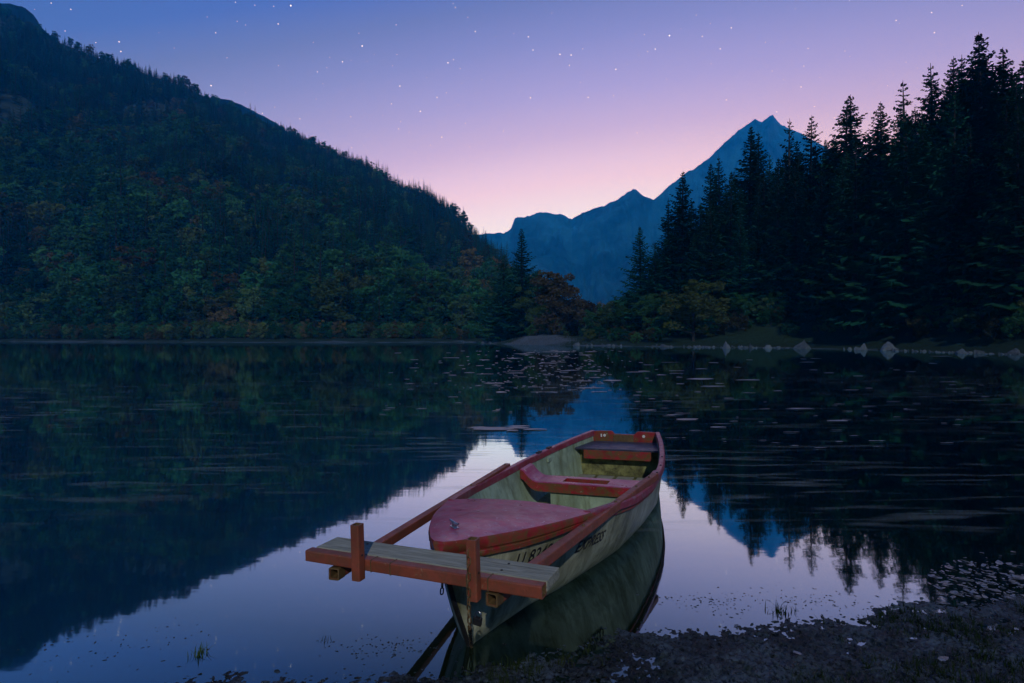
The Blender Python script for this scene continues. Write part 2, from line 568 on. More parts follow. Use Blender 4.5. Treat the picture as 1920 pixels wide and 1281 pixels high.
us = np.linspace(-1.75, 0.16, 240)
ts = np.linspace(-0.05, 1.5, 110)
UU, TT = np.meshgrid(us, ts, indexing='ij')
pxs = CX + UU * F
DD = d0(pxs) + TT * (d1(pxs) - d0(pxs))
ZZ = hill_z(UU, DD)
hill = obj('wooded_hill', np.stack([(UU * DD).ravel(), DD.ravel(), ZZ.ravel()], 1), grid_faces(240, 110), M['floor'], smooth=True)
tag(hill, 'steep wooded hillside rising from the left shore', 'hill', kind='structure')

# far mountains
RIDGE = np.array([(-200, 560), (500, 520), (860, 446), (920, 439), (945, 438), (958, 430), (966, 412), (990, 406), (1010, 402), (1030, 401), (1055, 405), (1072, 413), (1086, 404),
                  (1100, 398), (1130, 388), (1160, 374), (1178, 360), (1187, 354), (1193, 355), (1205, 367), (1225, 376), (1245, 357), (1290, 326), (1330, 296),
                  (1360, 266), (1385, 244), (1405, 231), (1417, 223), (1429, 230), (1443, 222), (1450, 223), (1460, 231), (1490, 250), (1560, 285), (1700, 330), (2100, 400), (2600, 480)], float)
pxs = np.concatenate([np.linspace(-200, 880, 40), np.linspace(886, 1520, 420), np.linspace(1540, 2080, 40)])
ts = np.linspace(0, 1.10, 120)
PP, TT = np.meshgrid(pxs, ts, indexing='ij')
DR = np.interp(PP, [-200, 940, 1072, 1190, 1245, 1445, 2600], [2300, 2400, 2500, 2200, 2420, 2720, 2650])
DB = 900 + 0 * PP
DD = DB + TT * (DR - DB)
ry = np.interp(PP, RIDGE[:, 0], RIDGE[:, 1]) + 2.6 * fbm(PP * 0.09, PP * 0, 5, 3, 0.65)
HT = (HOR - ry) / F * DR
up = np.clip(TT, 0, 1)
prof = 0.62 * up ** 1.25 + 0.38 * up ** 3.0
UX = (PP - CX) / F
rel = 1 - np.abs(fbm(UX * 9 + 0.6 * up, up * 2.6, 6, 31, 0.55)) * 2.0
rib = 1 - 2 * np.abs(fbm(UX * 26 + 1.5 * fbm(UX * 12, up * 3, 3, 37), up * 1.7, 5, 33, 0.6))
ZZ = HT * prof + HT * (0.22 * rel + 0.16 * rib) * up * (1 - up) ** 0.55
ZZ = np.where(TT > 1, HT * (1 - (TT - 1) * 1.6), ZZ)
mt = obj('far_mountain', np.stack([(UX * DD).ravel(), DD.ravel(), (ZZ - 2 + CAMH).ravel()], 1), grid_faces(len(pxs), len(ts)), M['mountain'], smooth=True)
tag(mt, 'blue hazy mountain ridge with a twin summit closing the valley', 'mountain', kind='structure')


def back_ridge(name, pts, D, label):
    pts = np.array(pts, float)
    n = 90
    px = np.linspace(pts[0, 0], pts[-1, 0], n)
    py = np.interp(px, pts[:, 0], pts[:, 1]) + (3.5 if pts[0, 0] < 0 else 1.3) * fbm(px * 0.12, px * 0, 4, 8)
    V = []
    for k in range(7):
        dd = D + (k - 3) * 45.0
        z = (HOR - py) / F * D + CAMH - abs(k - 3) * 55.0 + (0 if k == 3 else 14) * fbm(px * 0.08, px * 0 + k, 3, 4)
        V.append(np.stack([(px - CX) / F * dd, np.full(n, dd), z], 1))
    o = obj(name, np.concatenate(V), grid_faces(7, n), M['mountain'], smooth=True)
    tag(o, label, 'ridge', kind='structure')


back_ridge('bare_ridge', [(330, 230), (395, 182), (430, 188), (452, 196), (475, 208), (500, 221), (520, 232), (600, 300)], 900, 'bare grey ridge showing behind the wooded skyline')
back_ridge('rocky_summit', [(-500, -160), (-150, -40), (0, 6), (20, 8), (38, 12), (52, 18), (66, 32), (76, 50), (150, 110)], 760, 'rocky summit at the top of the left hillside')

# ------------------------------------------------------------------ trees


def tube(pts, rads, seg=7):
    """open tapered tube along a polyline -> verts, quad faces"""
    V, Fc = [], []
    pts = [Vector(p) for p in pts]
    for i, p in enumerate(pts):
        d = (pts[min(i + 1, len(pts) - 1)] - pts[max(i - 1, 0)]).normalized()
        a = d.orthogonal().normalized() if abs(d.z) < 0.95 else Vector((1, 0, 0))
        a = (a - d * a.dot(d)).normalized()
        b = d.cross(a)
        for k in range(seg):
            an = 2 * math.pi * k / seg
            V.append(p + (a * math.cos(an) + b * math.sin(an)) * rads[i])
    for i in range(len(pts) - 1):
        for k in range(seg):
            k2 = (k + 1) % seg
            Fc.append((i * seg + k, i * seg + k2, (i + 1) * seg + k2, (i + 1) * seg + k))
    return V, Fc


def merge(parts):
    V, Fc = [], []
    for v, f in parts:
        o = len(V)
        V += [tuple(x) for x in v]
        Fc += [tuple(i + o for i in q) for q in f]
    return V, Fc


def spruce(seed, r=0.17, levels=46, per=7, spray=9, bare=0.04, thin=0.0, top_gap=0.0):
    """unit-height spruce: whorls of drooping branches carrying flat sprays. Returns trunk (V, F) and crown (V, F)"""
    rg = np.random.default_rng(seed)
    lean = rg.normal(0, 0.008, 2)
    tr = tube([(lean[0] * z, lean[1] * z, z) for z in (0, 0.25, 0.55, 0.85, 1.0)], [0.0125, 0.010, 0.007, 0.003, 0.0006], 6)
    V = []
    zf = bare
    k = 0
    side = rg.uniform(0.75, 1.15, 9)
    while zf < 0.985:
        n = max(3, int(round(per * (1 - 0.45 * zf) * rg.uniform(0.8, 1.2))))
        a0 = rg.uniform(0, 6.283)
        for b in range(n):
            if rg.random() < thin:
                continue
            an = a0 + 6.283 * b / n + rg.normal(0, 0.2)
            base = (1 - zf) ** 0.9 * min(1.0, 0.62 + (zf - bare) * 2.2)
            L = r * base * rg.uniform(0.62, 1.18) * side[int(an / 0.8) % 9] * 1.18 + 0.0015
            drop = -0.50 + 0.85 * zf + rg.normal(0, 0.1)
            ca, sa = math.cos(an), math.sin(an)
            m = max(2, int(round(spray * (0.35 + 0.65 * L / r))))
            for j in range(m):
                t = (j + 0.6) / m
                rr = L * t
                z = zf + L * (drop * t + 0.38 * t * t)
                p = np.array([ca * rr + lean[0] * zf, sa * rr + lean[1] * zf, z])
                for sd in (-1, 1):
                    aa = an + sd * rg.uniform(0.35, 1.05)
                    l = (0.34 * L * (1.1 - 0.65 * t) + 0.0035) * rg.uniform(0.7, 1.25)
                    tip = p + np.array([math.cos(aa) * l, math.sin(aa) * l, l * (drop * 0.5 - 0.18) + rg.normal(0, 0.003)])
                    wd = l * 0.30 + 0.002
                    s1 = np.array([-math.sin(aa) * wd, math.cos(aa) * wd, rg.normal(0, 0.0035)])
                    mid = p * 0.45 + tip * 0.55
                    V += [p, mid + s1, tip, mid - s1]
                if rg.random() < 0.75:                    # hanging curtain of twigs
                    l = (0.18 * L + 0.005) * rg.uniform(0.6, 1.3)
                    wv = np.array([ca, sa, 0]) * (L / m) * 0.9
                    V += [p - wv, p + wv * 0.2 + np.array([0, 0, -l * 0.3]), p + np.array([0, 0, -l]), p + wv * -0.4 + np.array([0, 0, -l * 0.6])]
        zf += (0.030 - 0.014 * zf) * (46.0 / levels) * rg.uniform(0.75, 1.25)
        k += 1
    V = np.array(V, dtype=np.float32)
    Fc = np.arange(len(V)).reshape(-1, 4)
    return tr, (V, Fc)


def broadleaf(seed, wide=0.42, clumps=46, leaves=85, size=0.022, low=0.16, oval=1.0):
    """unit-height broadleaved tree: forked trunk, limbs to the leaf clumps, leaves as small bent quads"""
    rg = np.random.default_rng(seed)
    c0 = np.array([0, 0, 0.5 + low * 0.5])
    half = (1 - low) * 0.5
    cl = []
    while len(cl) < clumps:
        d = rg.normal(0, 1, 3)
        d /= np.linalg.norm(d)
        rr = rg.uniform(0.35, 1.0) ** 0.6
        lump = 0.78 + 0.32 * math.sin(3 * math.atan2(d[1], d[0]) + seed) * math.cos(2.3 * d[2] + seed * 1.7)
        p = c0 + d * rr * lump * np.array([wide, wide, half * oval])
        if p[2] < low * 0.7:
            continue
        cl.append((p, rg.uniform(0.055, 0.115) * (1.15 - 0.35 * rr)))
    parts = [tube([(0, 0, -0.02), (0.006, 0.004, 0.2), (0.0, 0.012, 0.42), (0.01, 0.0, 0.66)], [0.022, 0.017, 0.012, 0.004], 6)]
    for p, s in cl[::4]:
        z = max(0.12, p[2] * 0.55 - 0.04)
        parts.append(tube([(0.004, 0.004, z), tuple(p * np.array([0.5, 0.5, 0]) + np.array([0, 0, z * 0.45 + p[2] * 0.55 - 0.02])), tuple(p)], [0.008, 0.0055, 0.0015], 4))
    V = []
    for p, s in cl:
        n = int(leaves * rg.uniform(0.7, 1.3))
        q = rg.normal(0, 1, (n, 3))
        q /= np.linalg.norm(q, axis=1)[:, None]
        q = p + q * (rg.uniform(0.25, 1.0, n) ** 0.5)[:, None] * s * np.array([1.15, 1.15, 0.8])
        a = rg.normal(0, 1, (n, 3))
        a[:, 2] *= 0.6
        a /= np.linalg.norm(a, axis=1)[:, None]
        b = np.cross(a, rg.normal(0, 1, (n, 3)))
        b /= np.linalg.norm(b, axis=1)[:, None]
        sz = size * rg.uniform(0.6, 1.35, n)[:, None]
        V.append(np.stack([q - a * sz, q - b * sz * 0.55, q + a * sz, q + b * sz * 0.55], 1).reshape(-1, 3))
    V = np.concatenate(V).astype(np.float32)
    return merge(parts), (V, np.arange(len(V)).reshape(-1, 4))


def tree_proto(kind, t, c, bark, leafm):
    return (mesh_data(kind + '_trunk', [tuple(x) for x in t[0]], t[1], bark, True), mesh_data(kind + '_crown', c[0], c[1], leafm))


SPR = [tree_proto('spruce', *spruce(100 + i, r, 46, 7, 9, bare, thin), M['bark'], M['needle'])
       for i, (r, bare, thin) in enumerate([(0.155, 0.03, 0.05), (0.185, 0.02, 0.0), (0.135, 0.05, 0.12), (0.165, 0.10, 0.22), (0.20, 0.02, 0.05)])]
SPR_THIN = [tree_proto('thin_spruce', *spruce(140 + i, 0.13, 34, 5, 8, 0.42 if i == 0 else 0.2, 0.35), M['bark_pale'], M['needle']) for i in range(2)]
SPR_MID = [tree_proto('hill_spruce', *spruce(160 + i, 0.17, 24, 6, 5, 0.05, 0.05), M['bark'], M['needle']) for i in range(3)]
BR = {}
for j, k in enumerate(('leaf_green', 'leaf_olive', 'leaf_brown', 'leaf_russet')):
    BR[k] = [tree_proto('broadleaf', *broadleaf(200 + 7 * j + i, (0.36, 0.44, 0.50)[i], 60, 95, 0.021, (0.08, 0.03, 0.01)[i]), M['bark'], M[k]) for i in range(3)]
BR_MID = {k: [tree_proto('hill_broadleaf', *broadleaf(260 + 7 * j + i, 0.30 + 0.06 * i, 40, 52, 0.028, 0.03), M['bark'], M[k]) for i in range(2)]
          for j, k in enumerate(('leaf_green', 'leaf_olive', 'leaf_brown'))}
SHRUB = {k: tree_proto('shrub', *broadleaf(300 + j, 0.75, 40, 80, 0.040, 0.02, 1.0), M['bark'], M[k]) for j, k in enumerate(('leaf_green', 'leaf_olive', 'leaf_brown'))}


def plant(name, proto, x, y, z, h, wide=1.0, rot=None, label=None, cat='tree', group=None):
    e = empty(name, (x, y, z - 0.15), (0, 0, random.uniform(0, 6.28) if rot is None else rot))
    e.scale = (h * wide, h * wide, h)
    link('trunk', proto[0], e)
    link('crown', proto[1], e)
    return tag(e, label, cat, group)


def at_px(px, D):
    return (px - CX) / F * D


# spruces and firs of the right-hand wood that stand out on the skyline: (column, top row, distance, prototype, width, label)
NAMED = [
    (941, 478, 128, SPR[1], 1.05, 'broad dark fir on the gravel spit, leftmost of the spit trees'),
    (980, 428, 122, SPR[0], 1.0, 'tall pointed spruce behind the gravel spit, against the blue mountain'),
    (1203, 423, 100, SPR[1], 1.05, 'lone bushy spruce before the blue mountain at the gap in the wood'),
    (1278, 322, 98, SPR[1], 1.0, 'tall spruce forming the edge of the right wood'),
    (1252, 372, 102, SPR[2], 1.1, 'spruce tucked against the tall edge spruce of the right wood'),
    (1330, 306, 102, SPR[0], 1.0, 'spruce next behind the tall edge spruce'),
    (1350, 290, 106, SPR[2], 1.0, 'narrow spruce left of the twin dark spires'),
    (1404, 236, 98, SPR[0], 1.15, 'front spire of the twin spruces before the high summit'),
    (1424, 243, 102, SPR[2], 1.15, 'rear spire of the twin spruces before the high summit'),
    (1476, 224, 94, SPR_THIN[1], 1.1, 'thin sparse spruce in front of the right shoulder of the summit'),
    (1516, 216, 92, SPR[3], 1.0, 'ragged spruce just right of the high summit'),
    (1581, 184, 88, SPR[3], 1.1, 'shaggy spruce, lower twin of the tall pair over the sloping wood'),
    (1600, 174, 90, SPR[3], 1.2, 'shaggy spruce, higher twin of the tall pair over the sloping wood'),
    (1655, 188, 86, SPR[0], 1.15, 'broad spruce between the shaggy pair and the bare trunk spruce'),
    (1705, 150, 78, SPR_THIN[0], 1.25, 'spruce with a long bare pale trunk and a sparse top'),
    (1757, 116, 80, SPR[2], 1.15, 'pointed spruce right of the bare trunk spruce'),
    (1786, 104, 78, SPR[0], 1.0, 'spruce close behind the tallest spruce, on its left'),
    (1804, 98, 80, SPR[2], 1.1, 'narrow spruce touching the left side of the tallest spruce'),
    (1845, 54, 72, SPR[1], 1.05, 'tallest spruce of the right wood, highest point of its skyline'),
    (1888, 84, 72, SPR[3], 1.2, 'ragged spruce right of the tallest spruce'),
    (1918, 112, 66, SPR[1], 1.1, 'spruce cut by the right edge of the picture'),
]
TREES_AT = []
for px, ty, D, pr, wd, lab in NAMED:
    x = at_px(px, D)
    z = float(land_z(x, D))
    top = (HOR - ty) / F * D + CAMH
    plant('spruce_tree', pr, x, D, z, top - z + 0.15, wd * (1.55 if D > 110 else 1.34), None, lab, 'tree', 'spruces of the right wood')
    TREES_AT.append((x, D))

# skyline of the right wood, used to keep the filling trees below it
SKY_R = np.array([(925, 520), (1000, 560), (1085, 585), (1110, 590), (1170, 540), (1203, 470), (1240, 440), (1278, 380), (1330, 350), (1380, 330), (1430, 300), (1480, 290), (1520, 270), (1560, 265),
                  (1600, 225), (1640, 235), (1680, 215), (1720, 190), (1760, 160), (1800, 140), (1845, 105), (1890, 120), (1920, 140), (2300, 60), (2600, 20)], float)
n_fill = 0
tries = 0
while n_fill < 160 and tries < 9000:
    tries += 1
    px = random.uniform(1225, 2120) if n_fill % 4 else random.uniform(1268, 1500)
    D = random.uniform(52, 112)
    x = at_px(px, D)
    d = inland1(x, D)
    if d < (13 if px < 1500 else 9) or d > 60 or any((x - a) ** 2 + (D - b) ** 2 < 9 for a, b in TREES_AT):
        continue
    z = float(land_z(x, D))
    top = (HOR - (np.interp(px, SKY_R[:, 0], SKY_R[:, 1]) + random.choice([-22, -12, 0, 15, 35, 60, 100]) + random.uniform(0, 14))) / F * D + CAMH
    h = min(top - z, random.uniform(24, 34))
    if h < 9:
        continue
    front = d < 16
    plant('spruce_tree', random.choice(SPR), x, D, z, h, random.uniform(1.1, 1.5) * (1.15 if h < 16 else 1.0), None,
          'dark spruce in the dense front ranks of the right wood, below the skyline' if front else 'dark spruce standing deep inside the right wood, below the skyline',
          'tree', 'front spruces of the right wood' if front else 'inner spruces of the right wood')
    TREES_AT.append((x, D))
    n_fill += 1

# broadleaved trees and shrubs along the right shore
BROAD = [
    (1040, 486, 112, 'leaf_russet', 1, 1.0, 'large round golden brown tree on the gravel spit'),
    (1008, 520, 116, 'leaf_olive', 1, 0.95, 'green-gold tree filling the gap between the spit spruce and the large round tree'),
    (1082, 546, 118, 'leaf_russet', 1, 1.2, 'smaller golden brown tree right of the large round golden brown tree'),
    (1120, 572, 110, 'leaf_green', 2, 1.25, 'low green tree at the dip of the shoreline wood'),
    (1148, 556, 104, 'leaf_olive', 1, 1.1, 'olive tree at the foot of the lone bushy spruce'),
    (1175, 560, 98, 'leaf_green', 2, 1.1, 'green tree left of the lone bushy spruce, near the shore'),
    (1228, 540, 92, 'leaf_green', 1, 1.1, 'green tree between the lone spruce and the edge spruce'),
    (1300, 508, 84, 'leaf_olive', 1, 1.25, 'big yellow-green tree hanging over the right shore'),
    (1352, 478, 92, 'leaf_russet', 0, 1.0, 'rust coloured tree rising among the dark spruces'),
    (1390, 545, 84, 'leaf_green', 1, 1.1, 'green tree below the twin dark spires'),
    (1455, 545, 82, 'leaf_green', 2, 1.15, 'dull green tree under the thin sparse spruce'),
    (1530, 520, 80, 'leaf_green', 0, 1.0, 'slender green tree above the large boulder'),
    (1590, 548, 78, 'leaf_olive', 2, 1.0, 'olive tree with thin pale stems above the boulders'),
    (1690, 540, 72, 'leaf_green', 1, 1.1, 'green tree under the bare trunk spruce'),
    (1850, 480, 62, 'leaf_olive', 0, 1.0, 'yellowish tree at the foot of the tallest spruce'),
    (1780, 555, 64, 'leaf_green', 2, 1.1, 'low green tree near the right end of the shore'),
]
for px, ty, D, k, i, wd, lab in BROAD:
    x = at_px(px, D)
    z = float(land_z(x, D))
    top = (HOR - ty) / F * D + CAMH
    plant('broadleaf_tree', BR[k][i], x, D, z, max(top - z, 4.0), wd, None, lab, 'tree', 'broadleaved trees of the right shore')

shr = 0
for i in range(700):
    if shr >= 95:
        break
    px = random.uniform(940, 1960)
    D = float(np.interp(px, [940, 1000, 1200, 1513, 1640, 1820, 1960], [116, 104, 86, 75, 66, 54, 48])) + random.uniform(1.0, 11.0)
    x = at_px(px, D)
    d = inland1(x, D)
    if d < 3.6 or (px < 1100 and D < 109):
        continue
    z = float(land_z(x, D))
    k = random.choice(['leaf_green', 'leaf_green', 'leaf_olive', 'leaf_brown'])
    col = {'leaf_green': 'dark green', 'leaf_olive': 'olive', 'leaf_brown': 'rusty brown'}[k]
    where = 'on the spit' if px < 1110 else ('on the bank below the right wood' if px < 1500 else 'on the bank above the boulders')
    plant('shrub', SHRUB[k], x, D, z, random.uniform(1.3, 3.4), random.uniform(0.8, 1.15), None, '%s shrub %s' % (col, where) if 1 else '', 'shrub', '%s shrubs %s' % (col, where))
    shr += 1

# the left hillside: nearest trees one by one, the rest as one mass
pts = []
step = 5.4
for ix, X in enumerate(np.arange(-560, 30, step)):
    for Y in np.arange(150, 640, step):
        x, y = X + random.uniform(-2.4, 2.4), Y + random.uniform(-2.4, 2.4)
        u = x / y
        if u < -1.0 or u > 0.06:
            continue
        px = CX + u * F
        if y < d0(px) - 3 or y > d1(px) * 1.04:
            continue
        pts.append((x, y))
pts = np.array(pts)
PU = pts[:, 0] / pts[:, 1]
PZ = hill_z(PU, pts[:, 1])
PZ = np.maximum(PZ, land_z(pts[:, 0], pts[:, 1]))
ppx = CX + PU * F
tt = (pts[:, 1] - d0(ppx)) / (d1(ppx) - d0(ppx))
mixn = fbm(pts[:, 0] * 0.02, pts[:, 1] * 0.02, 3, 77) + 0.35 * rng.normal(0, 1, len(pts))
conif = mixn > (0.12 - 0.75 * tt)
size = np.where(conif, rng.uniform(13, 26, len(pts)), rng.uniform(10, 20, len(pts))) * (1 - 0.34 * tt) * np.where((tt > 0.9) & conif, 0.62, 1.0)
gap = fbm(pts[:, 0] * 0.030, pts[:, 1] * 0.022, 4, 99)
keepm = ~((gap > 0.30) & (rng.random(len(pts)) < 0.75))
size = size * (1 + 0.45 * fbm(pts[:, 0] * 0.05, pts[:, 1] * 0.04, 2, 101))
hue = fbm(pts[:, 0] * 0.018, pts[:, 1] * 0.018, 3, 55) * 0.8 + rng.normal(0, 0.42, len(pts))
order = np.argsort(tt)
n_c = n_b = 0
rest = []
for i in order:
    if not keepm[i]:
        continue
    x, y = pts[i]
    z = float(PZ[i])
    kind = 'leaf_green' if hue[i] < 0.12 else ('leaf_olive' if hue[i] < 0.55 else 'leaf_brown')
    if conif[i] and n_c < 110:
        plant('spruce_tree', random.choice(SPR_MID), x, y, z, size[i], random.uniform(0.95, 1.3), None,
              'dark spruce low on the left hillside, near the far shore', 'tree', 'spruces low on the left hillside')
        n_c += 1
    elif (not conif[i]) and n_b < 150:
        lab = {'leaf_green': 'green', 'leaf_olive': 'olive yellow', 'leaf_brown': 'rusty autumn'}[kind]
        plant('broadleaf_tree', random.choice(BR_MID[kind]), x, y, z, size[i], random.uniform(0.9, 1.25), None,
              '%s broadleaved tree low on the left hillside, near the far shore' % lab, 'tree', '%s broadleaved trees low on the left hillside' % lab)
        n_b += 1
    else:
        rest.append((x, y, z, size[i], 0 if conif[i] else {'leaf_green': 1, 'leaf_olive': 2, 'leaf_brown': 3}[kind]))

# forest mass: instances of a few whole trees
fcol = bpy.data.collections.new('forest_sources')


def joined(name, tr, c, bark, leafm):
    tv = [tuple(x) for x in tr[0]]
    V = np.concatenate([np.array(tv, np.float32), c[0]])
    Fc = np.concatenate([np.array(tr[1]), c[1] + len(tv)])
    me = mesh_data(name, V, Fc, [bark, leafm], False, [0] * len(tr[1]) + [1] * len(c[1]))
    o = bpy.data.objects.new(name, me)
    fcol.objects.link(o)


for i in range(3):
    joined('a%d_far_spruce' % i, *spruce(400 + i, 0.18, 20, 6, 5, 0.04, 0.0), M['bark'], M['needle'])
for j, k in enumerate(('leaf_green', 'leaf_olive', 'leaf_brown')):
    for i in range(2):
        joined('%s%d_far_broadleaf' % ('bcd'[j], i), *broadleaf(420 + 5 * j + i, 0.30 + 0.07 * i, 30, 34, 0.036, 0.02), M['bark'], M[k])


def forest(name, rows, label):
    rows = np.array(rows)
    n = len(rows)
    me = bpy.data.meshes.new(name)
    me.vertices.add(n)
    me.vertices.foreach_set('co', rows[:, :3].astype(np.float32).ravel())
    kind = rows[:, 4].astype(int)
    var = np.where(kind == 0, rng.integers(0, 3, n), 3 + (kind - 1) * 2 + rng.integers(0, 2, n)).astype(np.int32)
    for nm, ty, arr in (('rot', 'FLOAT', rng.uniform(0, 6.28, n).astype(np.float32)), ('scl', 'FLOAT', rows[:, 3].astype(np.float32)), ('var', 'INT', var)):
        at = me.attributes.new(nm, ty, 'POINT')
        at.data.foreach_set('value', arr)
    me.update()
    o = link(name, me)
    ng = bpy.data.node_groups.new(name + '_nodes', 'GeometryNodeTree')
    ng.interface.new_socket('Geometry', in_out='INPUT', socket_type='NodeSocketGeometry')
    ng.interface.new_socket('Geometry', in_out='OUTPUT', socket_type='NodeSocketGeometry')
    N, Lk = ng.nodes, ng.links
    gi, go = N.new('NodeGroupInput'), N.new('NodeGroupOutput')
    ci = N.new('GeometryNodeCollectionInfo')
    ci.inputs['Collection'].default_value = fcol
    ci.inputs['Separate Children'].default_value = True
    ci.inputs['Reset Children'].default_value = True
    iop = N.new('GeometryNodeInstanceOnPoints')
    iop.inputs['Pick Instance'].default_value = True

    def attr(nm, ty):
        a = N.new('GeometryNodeInputNamedAttribute')
        a.data_type = ty
        a.inputs['Name'].default_value = nm
        return a.outputs[0]
    cb = N.new('ShaderNodeCombineXYZ')
    Lk.new(attr('rot', 'FLOAT'), cb.inputs[2])
    Lk.new(gi.outputs[0], iop.inputs['Points'])
    Lk.new(ci.outputs[0], iop.inputs['Instance'])
    Lk.new(attr('var', 'INT'), iop.inputs['Instance Index'])
    Lk.new(cb.outputs[0], iop.inputs['Rotation'])
    Lk.new(attr('scl', 'FLOAT'), iop.inputs['Scale'])
    Lk.new(iop.outputs[0], go.inputs[0])
    md = o.modifiers.new('forest', 'NODES')
    md.node_group = ng
    tag(o, label, 'forest', kind='stuff')
    return o


forest('hillside_forest', rest, 'mixed autumn forest covering the left hillside up to its skyline')
deep_rows = []
for i in range(1500):
    px = random.uniform(1240, 2500)
    D = random.uniform(70, 170)
    x = at_px(px, D)
    d = inland1(x, D)
    if d < 24 or d > 110:
        continue
    z = float(land_z(x, D))
    top = (HOR - (np.interp(px, SKY_R[:, 0], SKY_R[:, 1]) + random.uniform(25, 110))) / F * D + CAMH
    if top - z < 6:
        continue
    deep_rows.append((x, D, z - 0.3, min(top - z, 30), 0))
valley = []
for i in range(900):
    px = random.uniform(780, 1280)
    D = random.uniform(150, 320)
    x = at_px(px, D)
    if inland1(x, D) < 8 or (px < 935 and D < 200):
        continue
    top = (HOR - random.uniform(560, 615)) / F * D
    valley.append((x, D, float(land_z(x, D)) - 0.2, min(top, 18), random.choice([0, 0, 1, 2, 3])))
scrub = []
for i in range(900):
    px = random.uniform(-60, 960)
    D = float(np.interp(px, SH_D[:, 0], SH_D[:, 1])) + random.uniform(7, 22)
    x = at_px(px, D)
    if inland1(x, D) < 6.0:
        continue
    scrub.append((x, D, float(max(land_z(x, D), hill_z(np.array(x / D), np.array(D)))) - 0.6, random.uniform(2.2, 6.0), random.choice([1, 1, 1, 2, 2, 3])))
forest('shore_scrub', scrub, 'low scrub in front of the trees along the left shore')
forest('inner_forest', deep_rows, 'dark spruce forest filling the slope behind the right wood')
forest('valley_wood', valley, 'low wood on the valley floor between the spit and the mountain')

# ------------------------------------------------------------------ stones along the right shore


def rock_mesh(seed, sx=1.0, sy=0.8, sz=0.6, peak=0.0):
    rg = np.random.default_rng(seed)
    bm = bmesh.new()
    bmesh.ops.create_icosphere(bm, subdivisions=3, radius=1.0)
    cuts = [(Vector(rg.normal(0, 1, 3)).normalized(), rg.uniform(0.45, 0.78)) for _ in range(12)]
    for v in bm.verts:
        p = v.co.copy()
        for n, d in cuts:
            k = p.dot(n)
            if k > d:
                p -= n * (k - d) * 0.92
        f = 1 + 0.22 * float(fbm(np.array(p.x * 2.3 + seed), np.array(p.y * 2.3 + p.z * 1.7), 3, seed))
        p *= f
        if peak:
            k = max(0.0, p.z)
            p.x *= 1 - peak * k
            p.y *= 1 - peak * k
        v.co = Vector((p.x * sx, p.y * sy, p.z * sz))
    me = bpy.data.meshes.new('rock')
    bm.to_mesh(me)
    bm.free()
    me.materials.append(M['rock'])
    return me


ROCKS = [rock_mesh(500 + i, *s) for i, s in enumerate([(1, 0.8, 0.62, 0.95), (1, 0.8, 0.42, 0.5), (1, 0.7, 0.32, 0.2), (1, 0.9, 0.5, 0.6), (0.9, 0.8, 0.6, 0.8), (1, 0.6, 0.26, 0.1)])]


def stone(px, py, wpx, hpx, mesh, label, group, name='shore_stone'):
    """stone whose waterline is seen at pixel row py"""
    D = CAMH * F / (py - HOR)
    x = at_px(px, D)
    wd = wpx / F * D * 0.5
    ht = hpx / F * D
    o = link(name, mesh)
    o.location = (x, D + wd * 0.5, -0.08 * ht)
    b = max(v.co.z for v in mesh.vertices)
    o.scale = (wd, wd * random.uniform(0.8, 1.0), ht * 1.08 / b)
    o.rotation_euler = (random.uniform(-0.08, 0.08), random.uniform(-0.08, 0.08), random.uniform(-0.5, 0.5))
    tag(o, label, 'stone', group)
    return o


BIG = [
    (1513, 654, 46, 17, 0, 'large pointed grey boulder alone at the water, middle of the right shore'),
    (1364, 654, 26, 15, 4, 'pointed grey boulder at the water below the green trees'),
    (1672, 657.5, 44, 17, 3, 'large dark rounded boulder among the smaller stones'),
    (1625, 656.5, 24, 13, 1, 'pale slanted boulder left of the large dark rounded boulder'),
    (1612, 657, 20, 7, 2, 'flat pale stone at the left end of the boulder cluster'),
    (1812, 663.5, 30, 10, 1, 'pale low boulder near the right end of the shore'),
    (1840, 663.5, 28, 8, 2, 'flat grey boulder touching the pale low boulder'),
    (1440, 653.5, 18, 7, 5, 'flat pale stone right of the pointed boulder'),
    (1408, 653, 12, 10, 4, 'small upright stone between the two pointed boulders'),
    (1082, 649, 18, 8, 3, 'grey boulder at the right foot of the gravel spit'),
    (1101, 649.5, 9, 6, 4, 'small block of stone next to the boulder at the foot of the spit'),
    (1152, 649.5, 11, 5, 1, 'small stone below the lone bushy spruce'),
    (1247, 651, 22, 6, 2, 'low broad stone below the edge spruce'),
    (868, 642.6, 7, 3.5, 1, 'tiny white stone standing in the lake off the far left beach'),
    (905, 643.6, 10, 3.5, 2, 'low stone off the left tip of the gravel spit'),
    (918, 644, 7, 3, 5, 'small stone touching the left tip of the gravel spit'),
    (1908, 665, 30, 12, 3, 'dark boulder at the right edge of the picture'),
]
for px, py, a_, b_, k, lab in BIG:
    stone(px, py, a_, b_, ROCKS[k], lab, 'boulders of the right shore')
for i in range(150):
    px = random.choice([random.uniform(1095, 1300), random.uniform(1290, 1480), random.uniform(1590, 1790), random.uniform(1700, 1920), random.uniform(1100, 1900)])
    py = float(np.interp(px, [925, 1000, 1090, 1200, 1350, 1513, 1640, 1820, 1920], [645, 647, 648.5, 650, 652, 653.3, 656.5, 663, 666])) + random.uniform(-0.6, 0.5)
    where = 'below the lone spruce and edge spruce' if px < 1300 else ('on either side of the pointed boulder' if px < 1480 else ('between the large boulders' if px < 1740 else 'toward the right end of the shore'))
    stone(px, py, random.uniform(4, 13), random.uniform(2.0, 5.0), random.choice(ROCKS), 'small grey stone in the row at the waterline %s' % where, 'small shore stones %s' % where)

